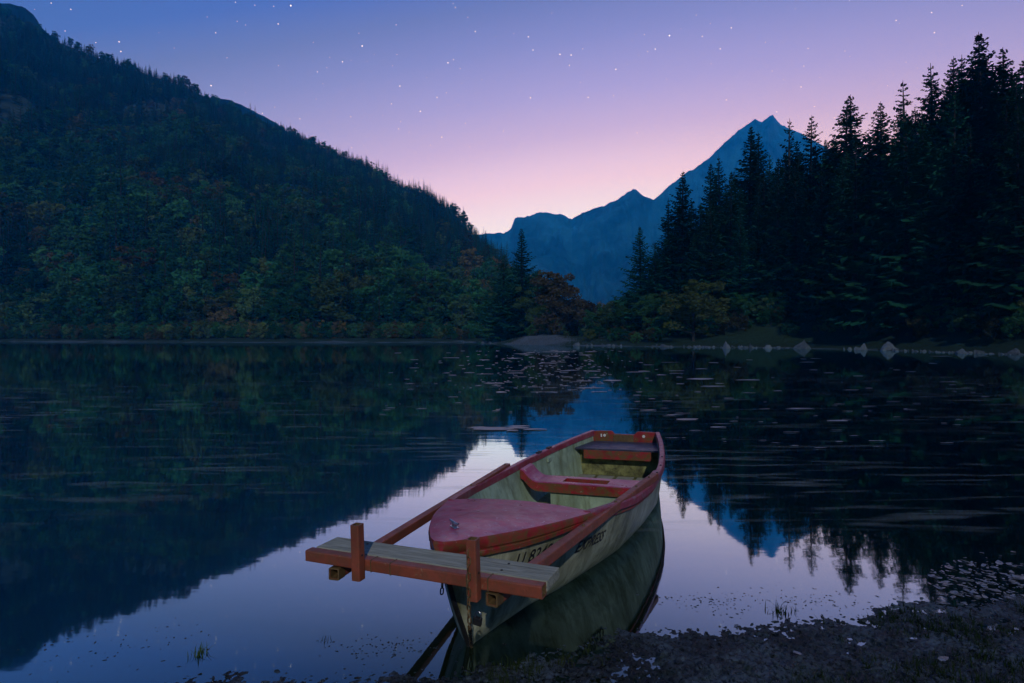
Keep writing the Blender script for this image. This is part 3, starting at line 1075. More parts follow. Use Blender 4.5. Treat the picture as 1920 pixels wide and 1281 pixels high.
# gravel of the spit: pebbles nobody could count
bm = bmesh.new()
for i in range(1500):
    x, y = random.gauss(3.5, 5.5), random.gauss(101, 5.5)
    d = inland1(x, y)
    if d < 0.2 or d > 9:
        continue
    s = random.uniform(0.05, 0.14) * random.uniform(0.6, 1.3)
    m = Matrix.Translation((x, y, float(land_z(x, y)) + s * 0.15)) @ Matrix.Rotation(random.uniform(0, 6), 4, 'Z') @ Matrix.Diagonal((s, s * 0.8, s * 0.6, 1))
    bmesh.ops.create_icosphere(bm, subdivisions=1, radius=1.0, matrix=m)
peb = bm_obj('spit_gravel', bm, M['rock'])
tag(peb, 'pale gravel strewn over the spit', 'gravel', kind='stuff')

# ------------------------------------------------------------------ muddy bank in front
BANK = [(-6, 1.9), (-3.2, 2.15), (-2.2, 2.33), (-1.6, 2.36), (-1.3, 2.45), (-0.9, 2.46), (-0.62, 2.53), (-0.35, 2.52), (-0.15, 2.6), (0.1, 2.66), (0.36, 2.74), (0.58, 2.86), (0.8, 2.84), (1.05, 2.87), (1.3, 2.95), (1.52, 3.02), (1.75, 3.0), (1.95, 3.1),
        (2.18, 3.17), (2.5, 3.13), (2.88, 3.24), (3.4, 3.34), (4.2, 3.6), (6, 4.2), (9, 5.2)]


def bank_z(x, y):
    x = np.asarray(x, float)
    y = np.asarray(y, float)
    d = sdist(x, y, BANK)
    n = fbm(x * 2.4, y * 2.4, 3, 61)
    n2 = fbm(x * 9.0, y * 11.0, 4, 62, 0.6)
    n3 = fbm(x * 40, y * 46, 3, 66, 0.6)
    z = np.where(d > 0, 0.036 * np.minimum(d, 3.0), np.where(d > -0.35, 0.055 * d, 0.16 * d + 0.03675))
    env = np.exp(-np.clip(-d, 0, 9) / 0.35)
    rough = np.clip(0.35 + 0.65 * (d + 0.25) / 0.5, 0.1, 1.0)
    return z + env * rough * (0.022 * n + 0.020 * n2 + 0.013 * n3 + 0.009 * fbm(x * 75, y * 80, 2, 68)) + 0.008 * np.clip((d + 0.1) * 5, 0, 1) - 0.003


xs = np.concatenate([np.linspace(-9, -2.7, 50), np.arange(-2.65, 3.3, 0.0095), np.linspace(3.35, 12, 60)])
ys = np.concatenate([np.linspace(-6, 1.9, 40), np.arange(1.95, 3.75, 0.0095), np.linspace(3.8, 6.5, 20)])
GX, GY = np.meshgrid(xs, ys, indexing='ij')
GZ = np.maximum(bank_z(GX, GY), -1.2)
bank = obj('muddy_bank', np.stack([GX.ravel(), GY.ravel(), GZ.ravel()], 1), grid_faces(len(xs), len(ys)), M['mud'], smooth=True)
tag(bank, 'wet dark mud bank at the near water edge', 'bank', kind='structure')


def blades(name, spots, mat_, label, cat, kind=None):
    """grass as bent tapered blades; spots = (x, y, z, n, height, spread)"""
    V, Fc = [], []
    for x, y, z, n, h, sp in spots:
        for i in range(n):
            bx, by = x + random.gauss(0, sp), y + random.gauss(0, sp)
            an = random.uniform(0, 6.28)
            ln = random.uniform(0.2, 0.9)
            hh = h * random.uniform(0.5, 1.2)
            w = hh * 0.035 + 0.0012
            ox, oy = math.cos(an), math.sin(an)
            b = len(V)
            for k, tt in enumerate((0, 0.5, 1.0)):
                cx_, cy_, cz_ = bx + ox * hh * ln * tt * tt, by + oy * hh * ln * tt * tt, z + hh * tt * (1 - 0.35 * ln * tt)
                ww = w * (1 - tt * 0.95)
                V.append((cx_ - oy * ww, cy_ + ox * ww, cz_))
                V.append((cx_ + oy * ww, cy_ - ox * ww, cz_))
            Fc += [(b, b + 1, b + 3, b + 2), (b + 2, b + 3, b + 5, b + 4)]
    o = obj(name, np.array(V, np.float32), np.array(Fc), mat_)
    tag(o, label, cat, kind=kind)
    return o


gx, gy = rng.uniform(-2.4, 3.4, 4200), rng.uniform(2.3, 3.6, 4200)
gd = sdist(gx, gy, BANK)
gg = fbm(gx * 1.6, gy * 2.2, 3, 71)
gz = bank_z(gx, gy)
spots = [(float(a), float(b), float(c) - 0.004, random.randint(5, 12), random.uniform(0.018, 0.055), 0.020)
         for a, b, c, d, e in zip(gx, gy, gz, gd, gg) if d > 0.03 and e > (0.08 if a < 1.6 else -0.15)]
blades('bank_grass', spots, M['grass'], 'short wet grass growing in the mud of the near bank', 'grass', 'stuff')

SPROUT = [(1463, 1148, 34, 'tuft of green grass standing in the water off the right bank', 0.055),
          (372, 1226, 30, 'tuft of water grass standing in the shallows at the lower left', 0.05),
          (1488, 1146, 10, 'small grass tuft right of the larger tuft in the water', 0.035),
          (1435, 1192, 12, 'dark seedling at the water edge below the larger tuft', 0.03),
          (610, 1200, 14, 'dark weed tuft in the shallows before the bow', 0.03)]
for px, py, n, lab, h_ in SPROUT:
    D = CAMH * F / (py - HOR)
    blades('grass_tuft', [(at_px(px, D), D, -0.004, n, h_, 0.02)], M['grass'], lab, 'plant')

# debris: clods, bits of bark and leaves at the waterline (uncountable)
HEAPS = [(1.62, 3.28, 0.16, 0.07), (1.18, 3.18, 0.12, 0.06), (1.0, 3.25, 0.14, 0.05), (-0.55, 2.76, 0.2, 0.06), (-0.62, 2.73, 0.1, 0.04), (-1.9, 2.75, 0.25, 0.12), (1.75, 3.2, 0.2, 0.05)]
ex_, ey_ = rng.uniform(-2.4, 3.3, 3600), rng.uniform(2.25, 3.5, 3600)
ed = sdist(ex_, ey_, BANK)
sel = (ed > -0.16) & ~((ed < -0.03) & (rng.random(3600) < 0.6 - 2.5 * ed))
hp = [random.choice(HEAPS) for _ in range(800)]
ex_ = np.concatenate([ex_[sel], [random.gauss(c[0], c[2]) for c in hp]])
ey_ = np.concatenate([ey_[sel], [random.gauss(c[1], c[3]) for c in hp]])
ez_ = np.maximum(bank_z(ex_, ey_), -0.002)
bm = bmesh.new()
for i, (x, y, z) in enumerate(zip(ex_, ey_, ez_)):
    s = random.uniform(0.003, 0.014) * (0.55 if i > len(ex_) - 801 else 1)
    m = Matrix.Translation((x, y, z + s * 0.1)) @ Matrix.Rotation(random.uniform(0, 6.28), 4, 'Z') @ Matrix.Rotation(random.uniform(-0.5, 0.5), 4, 'X') @ Matrix.Diagonal((s * random.uniform(0.7, 1.9), s * random.uniform(0.5, 1.0), s * random.uniform(0.3, 0.7), 1))
    bmesh.ops.create_icosphere(bm, subdivisions=1, radius=1.0, matrix=m)
deb = bm_obj('mud_debris', bm, M['mud'])
tag(deb, 'clods and bits of dark debris along the near water edge', 'debris', kind='stuff')


def leaf_piece(bm, x, y, z, s, flat=True):
    an = random.uniform(0, 6.28)
    n = random.choice([6, 7, 8])
    tl = (random.uniform(-0.12, 0.12), random.uniform(-0.12, 0.12))
    vs = []
    for k in range(n):
        a = an + 6.283 * k / n
        r = s * random.uniform(0.6, 1.1)
        px_, py_ = math.cos(a) * r * 1.35, math.sin(a) * r * 0.75
        ca, sa = math.cos(an), math.sin(an)
        dx_, dy_ = px_ * ca - py_ * sa, px_ * sa + py_ * ca
        vs.append(bm.verts.new((x + dx_, y + dy_, z + dx_ * tl[0] + dy_ * tl[1] + random.uniform(0, 0.12) * s)))
    c = bm.verts.new((x, y, z + 0.06 * s))
    for k in range(n):
        bm.faces.new((c, vs[k], vs[(k + 1) % n]))


bm = bmesh.new()
for i in range(380):
    px, py = random.gauss(1840, 62), random.gauss(1092, 24)
    if i % 3 == 0:
        px, py = random.uniform(1740, 1990), 1058 + (random.random() ** 1.2) * 75
    if px < 1740 + max(0, (1075 - py)) * 1.6:
        continue
    D = CAMH * F / (py - HOR)
    leaf_piece(bm, at_px(px, D), D, 0.006, random.uniform(0.004, 0.012) + 0.02 * random.random() ** 4)
fl = bm_obj('floating_leaves', bm, M['dead_leaf'])
tag(fl, 'pale dead leaves floating at the right edge of the bank', 'leaves', kind='stuff')
for px, py, s, lab in [(1806, 1089, 0.05, 'largest pale dead leaf floating off the right bank'), (1912, 1086, 0.05, 'pale dead leaf floating at the right edge of the picture'),
                       (1770, 1247, 0.03, 'brown leaf lying on the mud of the right bank'), (1496, 1240, 0.018, 'grey leaf lying on the mud at the middle of the bank'), (1780, 1066, 0.035, 'pale leaf at the far edge of the floating leaves')]:
    D = CAMH * F / (py - HOR)
    x = at_px(px, D)
    bm = bmesh.new()
    leaf_piece(bm, 0, 0, 0, s)
    o = bm_obj('fallen_leaf', bm, M['dead_leaf'])
    o.location = (x, D, max(float(bank_z(x, D)), 0.0) + 0.008)
    tag(o, lab, 'leaf')

# floating pondweed out on the lake
bm = bmesh.new()


def mat_piece(x, y, lx, ly):
    n = 10
    vs = []
    for k in range(n):
        a = 6.283 * k / n
        r = random.uniform(0.65, 1.1)
        vs.append(bm.verts.new((x + math.cos(a) * lx * r, y + math.sin(a) * ly * r + math.cos(a) * lx * 0.05, 0.010 + random.uniform(0, 0.003))))
    bm.faces.new(vs)


def px_piece(px, py, wpx, hpx):
    D = CAMH * F / (py - HOR)
    mat_piece(at_px(px, D), D, wpx / F * D * 0.5, hpx * D * D / (CAMH * F) * 0.5)


for i in range(330):
    py = 657 + 80 * random.random() ** 1.25
    px = random.gauss(1030, 85)
    k = random.random()
    px_piece(px, py, random.uniform(2.5, 9) if k < 0.85 else random.uniform(12, 40), random.uniform(0.5, 1.2))
for i in range(170):
    py = 668 + 175 * random.random()
    px = random.uniform(1190, 1890) + random.gauss(0, 40)
    if random.random() < (px - 1200) / 900:
        continue
    px_piece(px, py, random.uniform(6, 40), random.uniform(0.5, 1.1))
for i in range(40):
    px_piece(random.uniform(700, 960), 660 + 120 * random.random(), random.uniform(4, 22), random.uniform(0.7, 1.3))
for k in range(9):
    px_piece(945 + random.gauss(0, 30), 804 + random.gauss(0, 2.6), random.uniform(30, 70), random.uniform(2.5, 5))
for px, py, wpx in [(1315, 711, 55), (1400, 713, 50), (1335, 725, 60), (1290, 787, 45), (1570, 790, 42), (1500, 767, 55), (1110, 728, 60), (928, 719, 45), (940, 736, 26), (1150, 714, 40), (1215, 770, 42), (1285, 788, 44), (1345, 802, 36)]:
    px_piece(px, py, wpx, random.uniform(1.6, 3.2))
wd_ = bm_obj('floating_pondweed', bm, M['weed'])
tag(wd_, 'pale mats of pondweed drifting on the lake', 'pondweed', kind='stuff')

# ------------------------------------------------------------------ the rowing boat (local x = across, y = from bow to stern, z = up)
boat = empty('rowing_boat', (-0.3053, 2.5181, 0), (0, -0.0349, -0.3914))
tag(boat, 'old red and cream rowing boat moored bow first at the muddy bank', 'boat')
SK = np.array([0, .06, .2, .5, .93, 1.5, 2.05, 2.6, 3.1, 3.6, 4.12])
BK = np.array([.012, .075, .1595, .3128, .4537, .585, .6214, .6100, .5566, .4756, .369])
ZS = np.array([0, .93, 1.5, 2.05, 2.8, 4.12])
ZG = np.array([.5865, .4898, .425, .3945, .395, .4314])
WS = np.array([.26, .45, .70, .957, 1.27, 1.67, 2.28, 2.87, 3.5, 4.12])
WB = np.array([0, .030, .085, .185, .275, .385, .465, .50, .43, .34])


def smooth_interp(s, xs_, ys_):
    s = np.atleast_1d(np.asarray(s, float))
    acc = 0
    for o in (-0.12, -0.06, 0, 0.06, 0.12):
        lo = np.minimum(0.12, np.minimum(s - xs_[0], xs_[-1] - s).clip(0))
        acc = acc + np.interp(s + o / 0.12 * lo, xs_, ys_)
    return acc / 5


def half_b(s):
    return smooth_interp(s, SK, BK)


def sheer(s):
    return smooth_interp(s, ZS, ZG)


def keel(s):
    return np.interp(s, [0, .05, .12, .26, .34, .5, .9, 4.12], [.60, .46, .28, 0.0, -.06, -.10, -.12, -.10])


def hull_b(s, z):
    """half breadth of the outer skin at station s and height z"""
    s, z = np.broadcast_arrays(np.asarray(s, float), np.asarray(z, float))
    sh = s.shape
    s, z = s.ravel(), z.ravel()
    b, zg, zk, w_ = half_b(s), sheer(s), keel(s), np.interp(s, WS, WB)
    dry = s < 0.26
    top = b * np.clip((z - zk) / np.maximum(zg - zk, 1e-3), 0, 1) ** 0.62
    abv = w_ + (b - w_) * np.clip(z / zg, 0, 1) ** 0.55
    blw = w_ * np.clip((z - zk) / np.minimum(zk, -1e-3) * -1, 0, 1) ** 0.5
    return np.where(dry, top, np.where(z >= 0, abv, blw)).reshape(sh)


ST = np.concatenate([np.linspace(0.0, 0.5, 22), np.linspace(0.55, 4.12, 60)])


def shell(s_arr, off=0.0, zmin=None, nv=26):
    V = []
    for s in s_arr:
        zk, zg = float(keel(s)), float(sheer(s)[0])
        zk = min(zk, zg - 0.004)
        lo = zk if zmin is None else max(zk, zmin)
        vv = np.linspace(0, 1, nv) ** 1.3
        z = lo + (zg - lo) * vv
        b = np.maximum(hull_b(np.full(nv, s), z) - off, 0.0)
        V.append(np.stack([b, np.full(nv, s), z], 1))
    return np.concatenate(V)


def both_sides(V, n, m, flip=False):
    Fc = grid_faces(n, m)
    V2 = V * np.array([-1, 1, 1])
    F2 = Fc[:, ::-1] + len(V)
    A = np.concatenate([V, V2])
    B = np.concatenate([Fc, F2])
    return A, (B[:, ::-1] if flip else B)


V, Fc = both_sides(shell(ST), len(ST), 26)
obj('hull', V, Fc, M['cream'], boat, True)
SI = np.linspace(0.62, 4.09, 60)
V, Fc = both_sides(shell(SI, 0.022, 0.0), len(SI), 26, True)
obj('inner_liner', V, Fc, M['green'], boat, True)


def strip(path_fn, s_arr, prof, name, mats, sides=(1, -1), smooth=False):
    """sweep a closed profile [(dx outward, dz)] along path_fn(s) -> (x, z)"""
    n = len(prof)
    A, B = [], []
    for sd in sides:
        o = len(A)
        for s in s_arr:
            x, z = path_fn(s)
            for dx_, dz_ in prof:
                A.append((sd * max(x + dx_, 0.0), s, z + dz_))
        for i in range(len(s_arr) - 1):
            for k in range(n):
                k2 = (k + 1) % n
                B.append((o + i * n + k, o + i * n + k2, o + (i + 1) * n + k2, o + (i + 1) * n + k))
        B.append(tuple(o + k for k in range(n)))
        B.append(tuple(o + (len(s_arr) - 1) * n + k for k in range(n)))
    return obj(name, A, B, mats, boat, smooth)


gp = lambda s: (float(half_b(s)[0]), float(sheer(s)[0]))
RIM = [(-0.034, 0.002), (-0.030, 0.012), (0.006, 0.014), (0.014, 0.006), (0.016, -0.030), (0.002, -0.034), (0.001, -0.006), (-0.022, -0.008), (-0.026, -0.040), (-0.034, -0.040)]
for sd in (1, -1):
    strip(gp, np.linspace(0.90, 4.12, 56), RIM, 'gunwale', M['red_rim'], (sd,))
# red band painted under the rim outside
band = lambda s: (float(hull_b(s, float(sheer(s)[0]) - 0.05)) + 0.003, float(sheer(s)[0]) - 0.05)
for sd in (1, -1):
    strip(band, np.linspace(0.95, 4.11, 50), [(0.0, 0.022), (0.006, 0.018), (0.006, -0.012), (0.0, -0.016)], 'rub_strake', M['red_side'], (sd,))

# stem strip
pts_ = [(0, -0.004 + s, float(keel(s)) + 0.0) for s in np.linspace(0.012, 0.34, 14)]
V, Fc = tube(pts_, [0.013] * 14, 6)
obj('stem_strip', V, Fc, M['black'], boat, True)

# foredeck: crowned lid with a deep rounded band
sd_ = np.concatenate([np.linspace(0.0, 0.3, 16), np.linspace(0.34, 0.935, 22)])
fr = np.linspace(-1, 1, 25)
V = []
for s in sd_:
    b, zg = float(half_b(s)[0]) + 0.012, float(sheer(s)[0])
    V += [(b * f_, s, zg + 0.004 + 0.030 * (1 - f_ * f_) * min(1, s / 0.35)) for f_ in fr]
nr = len(fr)
Fc = [tuple(int(i) for i in q_) for q_ in grid_faces(len(sd_), nr)]
base_n = len(V)
prof = [(0.004, -0.006), (0.008, -0.014), (0.010, -0.050), (0.003, -0.054), (0.002, -0.062), (0.008, -0.066), (0.008, -0.088), (0.0, -0.092)]
for side, fi in ((1, nr - 1), (-1, 0)):
    prev = [i * nr + fi for i in range(len(sd_))]
    for dx_, dz_ in prof:
        row = []
        for i, s in enumerate(sd_):
            b, zg = float(half_b(s)[0]) + 0.012, float(sheer(s)[0])
            k = 1.0 - 0.45 * max(0.0, (s - 0.35) / 0.6)
            row.append(len(V))
            bb = b + dx_ - max(0, (-dz_ * k) * (0.12 if s > 0.15 else 0.35 * (1 - s)))
            V.append((side * max(bb, 0.004), s - (0.006 if i == 0 else 0), zg + 0.004 + dz_ * k))
        for i in range(len(sd_) - 1):
            qd = (prev[i], prev[i + 1], row[i + 1], row[i])
            Fc.append(qd if side == -1 else qd[::-1])
        prev = row
    if side == 1:
        first_r = [nr - 1] + [base_n + j * len(sd_) for j in range(len(prof))]
        n_r = len(V)
    else:
        first_l = [0] + [n_r + j * len(sd_) for j in range(len(prof))]
for a_, b_, c_, d_ in zip(first_r[:-1], first_r[1:], first_l[1:], first_l[:-1]):
    Fc.append((a_, b_, c_, d_))
aft = [(len(sd_) - 1) * nr + k for k in range(nr)]
low = []
for k in range(nr):
    x_, y_, z_ = V[aft[k]]
    low.append(len(V))
    V.append((x_ * 0.985, y_ - 0.006, z_ - 0.030))
for k in range(nr - 1):
    Fc.append((aft[k], aft[k + 1], low[k + 1], low[k]))
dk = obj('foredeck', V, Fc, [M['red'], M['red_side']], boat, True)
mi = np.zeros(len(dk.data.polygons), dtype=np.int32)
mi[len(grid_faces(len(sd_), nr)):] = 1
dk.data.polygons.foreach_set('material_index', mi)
bv = dk.modifiers.new('edge', 'EDGE_SPLIT')
bv.split_angle = R(50)


def box_bm(bm, c, s, m=None):
    r = bmesh.ops.create_cube(bm, size=1.0, matrix=Matrix.Translation(c) @ (m or Matrix.Identity(4)) @ Matrix.Diagonal((*s, 1)))
    return r['verts']


def bevel_all(bm, w, seg=2):
    bmesh.ops.bevel(bm, geom=bm.edges[:], offset=w, segments=seg, affect='EDGES', profile=0.6)


# mooring cleat
dz0 = float(sheer(0.19)[0]) + 0.004 + 0.017
cl = empty('cleat', (-0.03, 0.2, dz0), (0, 0, R(-38)))
cl.parent = boat
bm = bmesh.new()
box_bm(bm, (0, 0, 0.002), (0.062, 0.026, 0.004))
bevel_all(bm, 0.0012)
bm_obj('base_plate', bm, M['chrome'], cl)
bm = bmesh.new()
for sx in (-0.012, 0.012):
    box_bm(bm, (sx, 0, 0.012), (0.009, 0.012, 0.020))
bm_obj('post', bm, M['chrome'], cl)
V, Fc = tube([(-0.052, 0, 0.0255), (-0.04, 0, 0.0235), (0, 0, 0.022), (0.04, 0, 0.0245), (0.052, 0, 0.029)], [0.003, 0.0055, 0.0065, 0.0055, 0.003], 8)
obj('horn', V, Fc, M['chrome'], cl, True)

# floor, seats and bulkheads
fs = np.linspace(0.7, 3.76, 40)
fw = np.maximum(hull_b(fs, np.full(40, 0.035)) - 0.024, 0.02)
V = np.concatenate([np.stack([-fw, fs, np.full(40, 0.035)], 1), np.stack([fw, fs, np.full(40, 0.035)], 1)])
obj('floor', V, np.stack([np.arange(39), np.arange(39) + 40, np.arange(39) + 41, np.arange(39) + 1], 1), M['moss'], boat)
for k, x0 in enumerate((-0.30, -0.10, 0.10, 0.30)):
    bm = bmesh.new()
    box_bm(bm, (x0, 3.15, 0.048), (0.165, 0.95, 0.018))
    bevel_all(bm, 0.004)
    bm_obj('floor_board', bm, M['wood'], boat)


def thwart(s0, s1, z0, rise, x_flat, hole=None, name='thwart'):
    """moulded seat that sweeps up into the sides, with an optional rectangular opening"""
    lats = sorted(set(list(np.linspace(-1, 1, 41)) + ([hole[0] / 0.56, hole[1] / 0.56] if hole else [])))
    ss = [s0, s0 + 0.012] + ([hole[2], hole[3]] if hole else []) + [s1 - 0.012, s1]
    full = {}
    V, Fc, mi = [], [], []

    def zt(x):
        k = max(0.0, (abs(x) - x_flat) / 0.13)
        return z0 + rise * min(1.0, k) ** 1.8

    def pt(l, s, dz_=0.0):
        x = l * 0.56
        lim = float(hull_b(s, min(zt(x), float(sheer(s)[0])))) - 0.012
        x = max(-lim, min(lim, x))
        V.append((x, s, zt(l * 0.56) + dz_))
        return len(V) - 1
    nl, ns = len(lats), len(ss)
    G = [[pt(l, s, -0.006 if j in (0, ns - 1) else 0.0) for j, s in enumerate(ss)] for l in lats]
    for i in range(nl - 1):
        for j in range(ns - 1):
            xm, sm = 0.28 * (lats[i] + lats[i + 1]), 0.5 * (ss[j] + ss[j + 1])
            if hole and hole[0] < xm < hole[1] and hole[2] < sm < hole[3]:
                continue
            Fc.append((G[i][j], G[i + 1][j], G[i + 1][j + 1], G[i][j + 1]))
            mi.append(0)
    for j, sg in ((0, -1), (ns - 1, 1)):
        low = [pt(l, ss[j], -0.082) for l in lats]
        for i in range(nl - 1):
            Fc.append((G[i][j], low[i], low[i + 1], G[i + 1][j]) if sg < 0 else (G[i][j], G[i + 1][j], low[i + 1], low[i]))
            mi.append(1)
    if hole:
        for (xa, sa), (xb, sb) in [((hole[0], hole[2]), (hole[1], hole[2])), ((hole[1], hole[2]), (hole[1], hole[3])), ((hole[1], hole[3]), (hole[0], hole[3])), ((hole[0], hole[3]), (hole[0], hole[2]))]:
            b = len(V)
            V += [(xa, sa, z0), (xb, sb, z0), (xb, sb, z0 - 0.035), (xa, sa, z0 - 0.035)]
            Fc.append((b, b + 1, b + 2, b + 3))
            mi.append(1)
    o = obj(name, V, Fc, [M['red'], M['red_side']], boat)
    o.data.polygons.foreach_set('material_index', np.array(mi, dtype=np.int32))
    return o


thwart(2.37, 2.635, 0.270, 0.10, 0.41, (-0.20, 0.185, 2.43, 2.555))
bm = bmesh.new()
box_bm(bm, (0.07, 2.50, 0.105), (0.74, 0.20, 0.16))
for f_ in list(bm.faces):
    if f_.normal.z > 0.9:
        bm.faces.remove(f_)
bm_obj('seat_box', bm, M['green'], boat)

bm = bmesh.new()
pl = []
for s in (3.63, 3.83, 4.085):
    b = float(hull_b(s, 0.33)) - 0.024
    pl.append((b, s))
vs = [bm.verts.new((x, s, 0.332)) for x, s in pl] + [bm.verts.new((-x, s, 0.332)) for x, s in reversed(pl)]
fc = bm.faces.new(vs)
r = bmesh.ops.extrude_face_region(bm, geom=[fc])
for v_ in r['geom']:
    if isinstance(v_, bmesh.types.BMVert):
        v_.co.z -= 0.018
bmesh.ops.recalc_face_normals(bm, faces=bm.faces[:])
bevel_all(bm, 0.003)
bm_obj('stern_seat', bm, M['navy'], boat)
bm = bmesh.new()
box_bm(bm, (0.009, 3.642, 0.268), (0.70, 0.022, 0.092))
bevel_all(bm, 0.004)
bm_obj('seat_front_board', bm, M['red_side'], boat)
bs = float(hull_b(3.74, 0.2)) - 0.02
bm = bmesh.new()
lo_b = float(hull_b(3.74, 0.036)) - 0.02
vs = [bm.verts.new(c) for c in [(-lo_b, 3.74, 0.036), (lo_b, 3.74, 0.036), (bs, 3.74, 0.2), (bs + 0.02, 3.74, 0.312), (-bs - 0.02, 3.74, 0.312), (-bs, 3.74, 0.2)]]
bm.faces.new(vs)
bm_obj('stern_bulkhead', bm, M['moss'], boat)

# transom with the outboard notch
ot = []
zg = float(sheer(4.12)[0])
for z in np.linspace(-0.1, zg - 0.05, 12):
    ot.append((float(hull_b(4.12, z)), z))
right = [(x, z) for x, z in ot] + [(0.366, zg - 0.02), (0.350, zg - 0.002), (0.325, zg + 0.008), (0.150, zg + 0.012), (0.134, zg + 0.004), (0.112, zg - 0.022), (0.0, zg - 0.024)]
left = [(-x, z) for x, z in reversed(right[:-1])]
bm = bmesh.new()
vs = [bm.verts.new((x, 4.10, z)) for x, z in right + left[:-1]]
fc = bm.faces.new(vs)
r = bmesh.ops.extrude_face_region(bm, geom=[fc])
for v_ in r['geom']:
    if isinstance(v_, bmesh.types.BMVert):
        v_.co.y += 0.035
bmesh.ops.recalc_face_normals(bm, faces=bm.faces[:])
tr_ = bm_obj('transom', bm, M['red_side'], boat)
bm = bmesh.new()
box_bm(bm, (-0.01, 4.096, zg - 0.068), (0.225, 0.010, 0.080))
bevel_all(bm, 0.003)
bm_obj('motor_pad', bm, M['bare'], tr_)


def disc(name, c, r_, d_, axis, mat_, parent):
    bm = bmesh.new()
    rot = {'x': Matrix.Rotation(R(90), 4, 'Y'), 'y': Matrix.Rotation(R(90), 4, 'X'), 'z': Matrix.Identity(4)}[axis]
    bmesh.ops.create_cone(bm, cap_ends=True, segments=14, radius1=r_, radius2=r_ * 0.85, depth=d_, matrix=Matrix.Translation(c) @ rot)
    return bm_obj(name, bm, mat_, parent)


for x in (-0.222, 0.212):
    p_ = disc('drain_cap', (x, 4.097, zg - 0.038), 0.017, 0.010, 'y', M['bolt_white'], tr_)
bm = bmesh.new()
box_bm(bm, (-0.258, 4.096, zg - 0.038), (0.014, 0.008, 0.034))
bm_obj('cap_clip', bm, M['bolt_white'], tr_)
for s in (2.35, 2.62, 2.95):
    disc('rim_bolt', (float(half_b(s)[0]) - 0.008, s, float(sheer(s)[0]) + 0.016), 0.009, 0.007, 'z', M['black'], boat)
for s in (2.9, 3.12):
    bm = bmesh.new()
    box_bm(bm, (-float(half_b(s)[0]) + 0.004, s, float(sheer(s)[0]) + 0.017), (0.036, 0.085, 0.012))
    bevel_all(bm, 0.003)
    bm_obj('oarlock_plate', bm, M['black'], boat)
xx = -(float(hull_b(3.05, 0.32)) - 0.028)
bm = bmesh.new()
box_bm(bm, (xx, 3.05, 0.318), (0.02, 0.11, 0.036))
bevel_all(bm, 0.004)
bm_obj('side_bracket', bm, M['green'], boat)

# lettering wrapped on the hull side


def lettering(text, s0, zc, height, name, shear=0.0, spread=1.0, tilt=0.0, bold=0.0):
    cu = bpy.data.curves.new(name, 'FONT')
    cu.body = text
    cu.size = height / 0.70
    cu.shear = shear
    cu.space_character = spread
    cu.resolution_u = 3
    cu.offset = bold
    to = bpy.data.objects.new(name, cu)
    C.objects.link(to)
    dg = bpy.context.evaluated_depsgraph_get()
    me = bpy.data.meshes.new_from_object(to.evaluated_get(dg))
    bpy.data.objects.remove(to)
    bm = bmesh.new()
    bm.from_mesh(me)
    bmesh.ops.subdivide_edges(bm, edges=bm.edges[:], cuts=1)
    bmesh.ops.triangulate(bm, faces=bm.faces[:])
    for v_ in bm.verts:
        a_, b_ = v_.co.x, v_.co.y
        # arc length along the waterline direction: hull turns away from the centre line
        s = s0 + a_ * 0.90
        z = zc + b_ + tilt * a_
        v_.co = Vector((float(hull_b(s, z)) + 0.0035, s, z))
    bm.to_mesh(me)
    bm.free()
    me.materials.clear()
    me.materials.append(M['letter'])
    return link(name, me, boat)


lettering('EXPRESS', 0.875, 0.268, 0.066, 'name_lettering', 0.25, 0.98, -0.06, 0.0018)
lettering('U 8249', 0.37, 0.362, 0.064, 'registration_number', 0.12, 1.04, -0.06, 0.0012)

# ------------------------------------------------------------------ steel mooring frame lying over the bow
frame = empty('mooring_rack', boat.location, boat.rotation_euler)
tag(frame, 'rust red tubular steel frame with a grey plank laid over the bow', 'rack')


def sq_tube(name, a_, b_, w_, h_, mat_, parent, open_ends=True, bev=0.006):
    """hollow square tube from a to b with rounded edges"""
    a_, b_ = Vector(a_), Vector(b_)
    d_ = (b_ - a_)
    L = d_.length
    d_.normalize()
    up_ = Vector((0, 0, 1)) if abs(d_.z) < 0.9 else Vector((0, 1, 0))
    sx = d_.cross(up_).normalized()
    uz = sx.cross(d_)
    outer, inner = [], []
    for cx_, cy_, s_ in ((1, 1, 0), (-1, 1, 90), (-1, -1, 180), (1, -1, 270)):
        for k in range(3):
            an = R(s_ + 45 * k)
            outer.append((cx_ * (w_ / 2 - bev) + math.cos(an) * bev, cy_ * (h_ / 2 - bev) + math.sin(an) * bev))
    wall = 0.006
    inner = [(x * (1 - 2 * wall / w_), y * (1 - 2 * wall / h_)) for x, y in outer]
    n = len(outer)
    V, Fc = [], []
    for t_, ring in ((0, outer), (1, outer), (0, inner), (1, inner)):
        for x, y in ring:
            V.append(a_ + d_ * (L * t_) + sx * x + uz * y)
    for k in range(n):
        k2 = (k + 1) % n
        Fc += [(k, k2, n + k2, n + k), (2 * n + k, 3 * n + k, 3 * n + k2, 2 * n + k2), (k, 2 * n + k, 2 * n + k2, k2), (n + k, n + k2, 3 * n + k2, 3 * n + k)]
    bm = bmesh.new()
    vv = [bm.verts.new(v_) for v_ in V]
    for f_ in Fc:
        bm.faces.new([vv[i] for i in f_])
    bmesh.ops.recalc_face_normals(bm, faces=bm.faces[:])
    o = bm_obj(name, bm, [mat_, M['bare']], parent)
    for i, p in enumerate(o.data.polygons):
        p.material_index = 1 if i % 4 == 1 else 0
    return o


